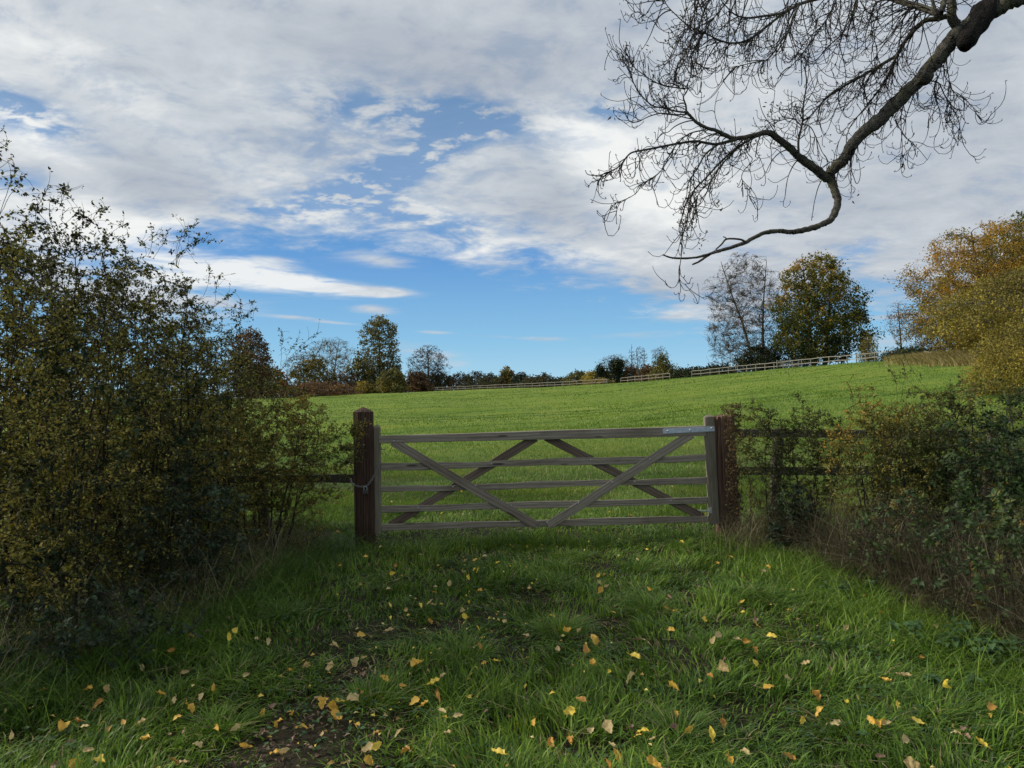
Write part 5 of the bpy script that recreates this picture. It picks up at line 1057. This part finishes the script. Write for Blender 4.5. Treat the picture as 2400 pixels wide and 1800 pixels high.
# low weeds and nettles
def hit(px, py, dz=0.05):
    rr = ray(px, py); Y = 5.0
    for _ in range(25):
        p = rr / rr[1] * Y + np.array([0, 0, EYE]); Y = Y + (p[2] - (float(H(p[0], Y)) + dz)) * 2.2 * Y / 5
        Y = min(max(Y, 1.5), 30)
    return rr / rr[1] * Y + np.array([0, 0, EYE])
def nettle(label, px, py, hgt, n_st, ls, seed, mat='nettle', rad=0.10, name='nettle', group='nettles at the foot of the right hedge'):
    r = rs(seed); g_ = hit(px, py, 0.0); g_[2] = float(H(g_[0], g_[1])); t = thing(name, label, 'plant', tuple(g_), group); st, lf_ = Soup(), Soup()
    for k in range(n_st):
        o_ = np.append(r.normal(0, rad, 2), 0) + g_; tp = o_ + [r.normal(0, 0.06), r.normal(0, 0.06), hgt * r.uniform(0.6, 1.15)]
        P = np.linspace(0, 1, 6)[:, None] * (tp - o_) + o_ + np.sin(np.linspace(0, 3, 6))[:, None] * r.normal(0, 0.015, 3); V, q = tubes(P[None], np.linspace(0.0028, 0.0014, 6)[None], 4); st.add(V, q)
        for i in range(2, 6):
            for m_ in range(4 if i > 3 else 2):
                an = m_ * np.pi / 2 * (1 if i > 3 else 2) + i * 1.57 + r.normal(0, 0.3); D = np.array([[np.cos(an), np.sin(an), r.uniform(-0.25, 0.35)]])
                V, f, aa = leaves(P[i][None], D, np.array([[0, 0, 1.0]]) + r.normal(0, 0.2, (1, 3)), [ls * r.uniform(0.7, 1.2)], [ls * 0.6], np.array([r.rand()]), 0.1, 0.2); lf_.add(V, f, aa)
    st.obj('stems', M['stem'], t); lf_.obj('leaves', M[mat], t)
nettle('largest nettle clump below the right hedge, above the other pale-leaved ones', 2265, 1545, 0.17, 9, 0.075, 501)
nettle('nettle patch left of the largest clump, among grass', 2180, 1520, 0.15, 6, 0.06, 502)
nettle('rightmost nettle sprigs at the lower right hedge foot', 2345, 1560, 0.16, 6, 0.07, 503)
nettle('small lone nettle sprig in the lower right grass', 2215, 1640, 0.13, 3, 0.055, 504, rad=0.05)
nettle('nettle-like leafy clump at the hedge foot nearest the thorn bushes', 2020, 1420, 0.16, 6, 0.06, 505)
nettle('low broad-leaved weed at the left hedge foot, nearest the corner', 95, 1650, 0.10, 6, 0.065, 506, 'ivy', 0.09, 'weed', 'weeds at the foot of the left hedge')
nettle('dark trailing weed in the lower left grass under the hedge', 320, 1560, 0.10, 5, 0.05, 507, 'ivy', 0.10, 'weed', 'weeds at the foot of the left hedge')
nettle('single dark bramble shoot standing out at the left hedge foot', 322, 1478, 0.14, 3, 0.055, 508, 'ivy', 0.05, 'weed', 'weeds at the foot of the left hedge')

# ------------------------------------------------------------------ fallen leaves, each one a thing
def leaf_shape(seed):
    r = rs(seed); n = 9; s = np.linspace(0, 1, n); wd = np.interp(s, [0, 0.08, 0.3, 0.5, 0.75, 0.92, 1], [0.05, r.uniform(0.3, 0.8), 1.0, r.uniform(0.75, 1.0), r.uniform(0.35, 0.7), r.uniform(0.1, 0.35), 0.0]) * 0.38 * r.uniform(0.65, 1.2)
    cu, cr, tw_ = r.uniform(-0.5, 0.7), r.uniform(0.1, 0.75), r.uniform(-0.5, 0.5); V = []
    cols = np.array([-1, -0.5, 0, 0.5, 1])
    for i in range(n):
        for c in cols:
            x = s[i] - 0.5; y = c * wd[i] * (1 + 0.10 * math.sin(i * 5 + c * 3)); z = cr * (abs(c) ** 1.5) * wd[i] + cu * x * x + tw_ * x * y + 0.02 * math.sin(7 * x + seed)
            V.append((x, y * (1 + 0.18 * math.sin(i * 2.3 + seed * 1.7 + c)), z + 0.05 * math.sin(i * 1.9 + c * 2 + seed)))
    V = np.array(V); i = np.arange(n - 1)[:, None] * 5; j = np.arange(4)
    q = np.stack([i + j, i + j + 1, i + 6 + j, i + 5 + j], -1).reshape(-1, 4)
    P = np.array([[[-0.5, 0, V[2, 2]], [-0.68, 0.03, V[2, 2] + 0.03], [-0.85, 0.02, V[2, 2] + 0.08]]]); Vs, qs = tubes(P, np.full((1, 3), 0.014), 4)
    return np.concatenate([V, Vs]), np.concatenate([q, qs + len(V)])
def fl_mat(name, c, c2):
    m, n, out = new_mat(name); inf = n.node('ShaderNodeObjectInfo').outputs['Random']; o_ = n.node('ShaderNodeTexCoord').outputs['Object']
    f = n.m('ADD', n.m('MULTIPLY', inf, 0.6), n.m('MULTIPLY', n.noise(o_, 3.5, 4), 0.6)); col = n.ramp(f, [(0.25, c), (0.85, c2)])
    sp = n.noise(n.vscale(o_, (1, 1, 1)), 9.0, 2); col = n.mix(n.m('MULTIPLY', n.sstep(sp, 0.64, 0.72), 0.6), col, (0.10, 0.055, 0.02, 1))
    p = n.node('ShaderNodeBsdfPrincipled'); n.put(p.inputs['Base Color'], col); p.inputs['Roughness'].default_value = 0.55
    tr = n.node('ShaderNodeBsdfTranslucent'); n.put(tr.inputs[0], col); mx = n.node('ShaderNodeMixShader'); mx.inputs[0].default_value = 0.25
    n.l.new(p.outputs[0], mx.inputs[1]); n.l.new(tr.outputs[0], mx.inputs[2]); n.l.new(mx.outputs[0], out.inputs[0]); return m
FM = {'y': fl_mat('bright_yellow_leaf', (0.72, 0.52, 0.04), (0.85, 0.64, 0.10)), 'g': fl_mat('golden_leaf', (0.62, 0.36, 0.035), (0.78, 0.48, 0.08)), 'o': fl_mat('orange_leaf', (0.38, 0.19, 0.03), (0.58, 0.30, 0.05)),
      'p': fl_mat('pale_buff_leaf', (0.46, 0.33, 0.13), (0.62, 0.48, 0.22)), 'b': fl_mat('brown_leaf', (0.14, 0.075, 0.045), (0.32, 0.20, 0.13))}
FMAT = {'y': 'bright yellow', 'g': 'golden yellow', 'o': 'dull orange', 'p': 'pale buff', 'b': 'shrivelled brown'}
raw = []
def grp(sc, ox, oy, txt):
    for it in txt.split():
        a_, b_, c_ = it.split(','); raw.append((ox + float(a_) / sc, oy + float(b_) / sc, c_))
grp(2.765, 600, 1250, '885,258,y 917,300,p 677,330,g 864,357,p 1163,343,p 1155,378,g 1376,286,y 1437,240,y 1345,250,p 1353,180,p 1484,147,p 1568,187,y 1066,138,p 807,85,p 710,150,g 547,206,g 1254,322,p 1776,352,p 1448,373,g 866,466,y 1068,466,y 1150,466,p 977,495,p 860,632,p 900,612,p 682,655,g 1332,497,p 1350,537,y 1437,610,y 1611,570,p 1922,537,y 2017,628,g 2095,635,p 507,727,p 650,832,p 705,803,p 770,884,p 330,855,p 222,885,g 480,855,p 1033,846,g 1475,838,g 1565,825,y 1213,922,p 828,940,g 952,985,o 1186,1055,o 1155,967,y 1024,1090,g 1090,1108,g 623,1072,p 548,1085,y 435,1102,g 408,1083,p 502,1125,g 236,1161,g 146,1222,g 45,1157,g 520,1176,g 530,1205,g 836,1183,p 653,1248,g 782,1290,o 290,1255,g 921,1293,p 1238,1290,p 1210,1153,p 1310,1178,p 783,1375,y 722,1388,p 735,1470,g 966,1412,o 1566,1414,y 1910,1355,o 2040,1340,o 1805,1225,g 1955,755,p 2185,840,g 430,1297,p 128,1420,g 575,1490,p 680,1505,b 110,1115,b 1050,1020,b 700,905,b 1300,345,b 1830,318,b 1490,1150,b')
grp(2.765, 0, 1300, '40,1015,p 180,825,o 290,870,o 430,670,b 330,735,b 575,872,g 695,870,p 690,535,b 915,722,p 1045,903,g 1140,943,p 1383,858,g 1300,925,p 1200,760,p 635,963,o 915,1090,p 1150,1052,g 1412,1125,g 1235,990,g 1525,1120,p 500,1083,o 410,1098,g 800,1085,o 550,1110,p 575,1265,p 935,1195,g 1100,1165,b 1278,1235,p 1590,1248,g 1130,1340,o 1185,1345,p 640,1335,y 455,1213,b 480,1365,g 350,1365,b 1110,620,o 1240,520,o 1525,488,y 1485,530,y 1345,502,b 1600,773,p 1882,745,g 1985,717,p 1665,545,p 1740,563,p 2170,588,p 1480,410,b 75,1165,p 2140,715,p 1190,1140,b 1700,1150,b 1800,1340,b 1900,1200,b 1850,1265,p')
grp(3.0157, 1300, 1250, '1415,35,g 1535,20,p 1475,262,p 1512,235,g 895,65,y 655,115,y 310,298,y 320,350,p 318,403,g 665,388,g 1022,375,b 812,455,b 415,556,y 1328,480,g 1657,540,g 1418,615,b 1433,648,g 1055,608,y 1162,712,p 1120,750,p 280,745,g 585,755,b 650,765,p 725,775,b 825,686,g 1290,750,p 1420,822,o 1415,915,y 1535,722,y 270,915,g 175,690,p 568,873,y 1205,890,b 1195,955,p 1100,1000,o 535,1025,p 845,1090,g 1515,1080,g 1185,1350,o 860,1275,g 1865,1260,g 1855,1150,o 1775,925,p 1650,1027,p 1810,487,p 97,1262,y 185,1170,o 255,1393,p 380,1370,p 585,1425,g 620,1395,y 955,1380,g 1108,1407,y 690,1455,p 115,1465,o 400,1490,p 375,1630,o 705,1625,g 1240,1595,g 1655,1580,o 1340,1535,p 1740,1325,y 445,1570,g 835,1370,b 545,1365,b')
grp(3.318, 1900, 1300, '190,1310,p 480,1285,g 540,1300,g 590,1310,p 835,1300,y 600,985,g 670,1160,y 700,935,p 735,940,p 870,795,o 975,555,p 270,572,p 1100,1325,p 1190,1355,b 1130,1380,p 1225,1415,b 1320,1460,y 545,1570,b 735,1425,p 790,1640,p 1405,1180,o 1645,1230,y 45,1095,o 150,880,b 405,315,g 550,452,g 1060,1010,y 275,1135,y')
grp(1.0, 0, 0, '918,1176,p 1035,1203,y 1218,1213,g 1428,1200,g 1480,1207,g 1652,1204,g 1084,1150,y 792,1247,g 1398,1247,g 1085,1205,p 1000,1194,p 1480,1150,p 1575,1140,p')
rx9 = rs(33)
for _ in range(22): raw.append((rx9.uniform(760, 1760), rx9.uniform(1290, 1560), rx9.choice(list('ygpob'))))
shapes = [leaf_shape(k) for k in range(16)]; lmesh = {}
rl = rs(950); seen_l = {}
def zone(px, py):
    if py < 1225: return 'in the field grass behind the gate rails'
    if py < 1400: return 'in the shaded grass close in front of the gate'
    if py > 1600 and px < 820 and px > 560: return 'on or beside the muddy bare patch'
    return ('in the grass in front of the left hedge' if px < 640 else 'in the grass in front of the right hedge' if px > 1850 else 'on the open grass in the middle foreground') if py < 1620 else ('in the bottom left corner of the grass' if px < 560 else 'along the bottom right of the grass' if px > 1600 else 'at the bottom centre of the grass')
for k, (px, py, c_) in enumerate(raw):
    g_ = hit(px, py); gx, gy = np.array([g_[0]]), np.array([g_[1]])
    gh = (0.035 + 0.12 * np.clip(fbm(gx / 0.33, gy / 0.33, 31, 3) - 0.30, 0, 1) ** 1.1 * 1.5 + 0.05 * fbm(gx / 1.1, gy / 1.1, 37, 2))[0]
    p = hit(px, py, (0.80 * gh + (0.02 if py < 1500 else 0.006)) * (1 - 0.8 * mud(gx, gy)[0]) + 0.012)
    sh = rl.randint(0, 16); key = (sh, c_)
    if key not in lmesh:
        o_ = mesh_obj('fallen_leaf', shapes[sh][0], [shapes[sh][1]], FM[c_], smooth=True); lmesh[key] = o_
    else: o_ = lmesh[key].copy(); C.objects.link(o_)
    size = rl.uniform(0.038, 0.074) * (0.8 if c_ == 'b' else 1.0) * (0.85 if py < 1450 else 1.0)
    to_cam = math.atan2(-p[1], -p[0])
    o_.rotation_euler = (rl.normal(0.0, 0.35) , rl.normal(0, 0.35), rl.rand() * 6.28)
    o_.rotation_euler = (Matrix.Rotation(rl.normal(0.35, 0.45), 3, 'X') @ Matrix.Rotation(rl.normal(0, 0.45), 3, 'Y') @ Matrix.Rotation(rl.rand() * 6.28, 3, 'Z')).to_euler()
    o_.location = p; o_.scale = (size, size * rl.uniform(0.65, 1.15), size * rl.uniform(0.7, 1.8))
    z_ = zone(px, py); tag(o_, '%s fallen leaf lying %s' % (FMAT[c_], z_), 'leaf', '%s fallen leaves %s' % (FMAT[c_], z_))
# small brown litter on the bare earth
def litter():
    r = rs(960); N = 900; c = r.choice(len(MUD), N, p=[.4, .12, .28, .05, .05, .05, .05]); mm = np.array(MUD)[c]
    x = mm[:, 0] + r.normal(0, 0.6, N) * mm[:, 2]; y = mm[:, 1] + r.normal(0, 0.6, N) * mm[:, 3]; Cn = np.stack([x, y, H(x, y) + r.uniform(0.004, 0.03, N)], -1)
    sz = r.uniform(0.012, 0.04, N); D = rdir(r, N) * [1, 1, 0.25]; V, f, aa = leaves(Cn, D, rdir(r, N) * 0.4 + [0, 0, 1], sz, sz * 0.55, r.rand(N), 0.25, 0.2)
    s_ = Soup(); s_.add(V, f, aa); M['litter'] = leaf_mat('decayed_litter', [(0, (0.03, 0.018, 0.012)), (0.6, (0.11, 0.07, 0.045)), (1, (0.30, 0.22, 0.14))], 0.1, 0.7)
    tag(s_.obj('leaf_litter', M['litter']), 'brown decayed leaf litter on the bare muddy patch', 'litter', kind='stuff')
litter()

# small broad leaves, clover and bits of dead straw down in the sward
def sward():
    r = rs(970); N = 9000; y = 2.4 + 6 * r.rand(N) ** 1.2; x = (r.rand(N) * 2 - 1) * (0.74 * y + 0.3)
    k = r.rand(N) < np.clip((fbm(x / 0.5 + 9, y / 0.5, 83, 2) - 0.47) * 6, 0.03, 1) * np.where((x > 0.9) | (x < -1.6), 1, 0.45); x, y = x[k], y[k]; n = len(x); s_ = Soup()
    Cn = np.stack([x, y, H(x, y) + r.uniform(0.02, 0.075, n)], -1)
    for q in range(3):
        an = r.rand(n) * 6.28; D = np.stack([np.cos(an), np.sin(an), r.uniform(-0.3, 0.4, n)], -1); sz = r.uniform(0.014, 0.034, n)
        V, f, aa = leaves(Cn, D, rdir(r, n) * 0.3 + [0, 0, 1], sz, sz * 0.75, r.rand(n), 0.1, 0.1); s_.add(V, f, aa)
    tag(s_.obj('weeds', M['nettle']), 'clover and small broad-leaved weeds low in the lane grass', 'weeds', kind='stuff')
    N = 2600; y = 2.4 + 6 * r.rand(N) ** 1.2; x = (r.rand(N) * 2 - 1) * (0.74 * y + 0.3); an = r.rand(N) * 6.28; L = r.uniform(0.04, 0.16, N)
    A = np.stack([x, y, H(x, y) + r.uniform(0.02, 0.07, N)], -1); D = np.stack([np.cos(an), np.sin(an), r.normal(0, 0.15, N)], -1) * L[:, None]; Bm = A + D * 0.5 + r.normal(0, 0.008, (N, 3))
    V, q = tubes(np.stack([A, Bm, A + D], 1), np.tile([0.0011, 0.0013, 0.0008], (N, 1)), 3); s_ = Soup(); s_.add(V, q, np.repeat(r.uniform(0.4, 1, N), 9))
    tag(s_.obj('dead_straw', M['straw']), 'bits of dead straw lying flat through the lane grass', 'straw', kind='stuff')
sward()

# the rest of the small leaves, beyond the three hundred that show largest
def small_leaves():
    r = rs(981); N = 420; t = r.rand(N); y = 2.8 + 5.4 * t; x = np.where(r.rand(N) < 0.55, r.normal(-0.75 + 0.10 * y, 0.42, N), (r.rand(N) * 2 - 1) * 0.66 * y)
    gh = 0.030 + 0.11 * np.clip(fbm(x / 0.33, y / 0.33, 31, 3) - 0.30, 0, 1) ** 1.1 * 1.5 + 0.05 * fbm(x / 1.1, y / 1.1, 37, 2)
    Cn = np.stack([x, y, H(x, y) + (gh * r.uniform(0.5, 1.05, N)) * (1 - 0.85 * mud(x, y)) + 0.008], -1); D = rdir(r, N) * [1, 1, 0.4]; sz = r.uniform(0.018, 0.036, N)
    V, f, aa = leaves(Cn, D, rdir(r, N) * 0.6 + [0, 0, 1], sz, sz * r.uniform(0.5, 0.8, N), r.rand(N), 0.25, 0.2); s_ = Soup(); s_.add(V, f, aa)
    M['bits'] = leaf_mat('small_autumn_leaves', [(0, (0.16, 0.09, 0.04)), (0.35, (0.42, 0.26, 0.07)), (0.6, (0.75, 0.55, 0.07)), (1, (0.70, 0.58, 0.28))], 0.2, 0.6)
    tag(s_.obj('leaf_litter', M['bits']), 'small yellow and brown leaves caught between the grass blades', 'litter', kind='stuff')
small_leaves()
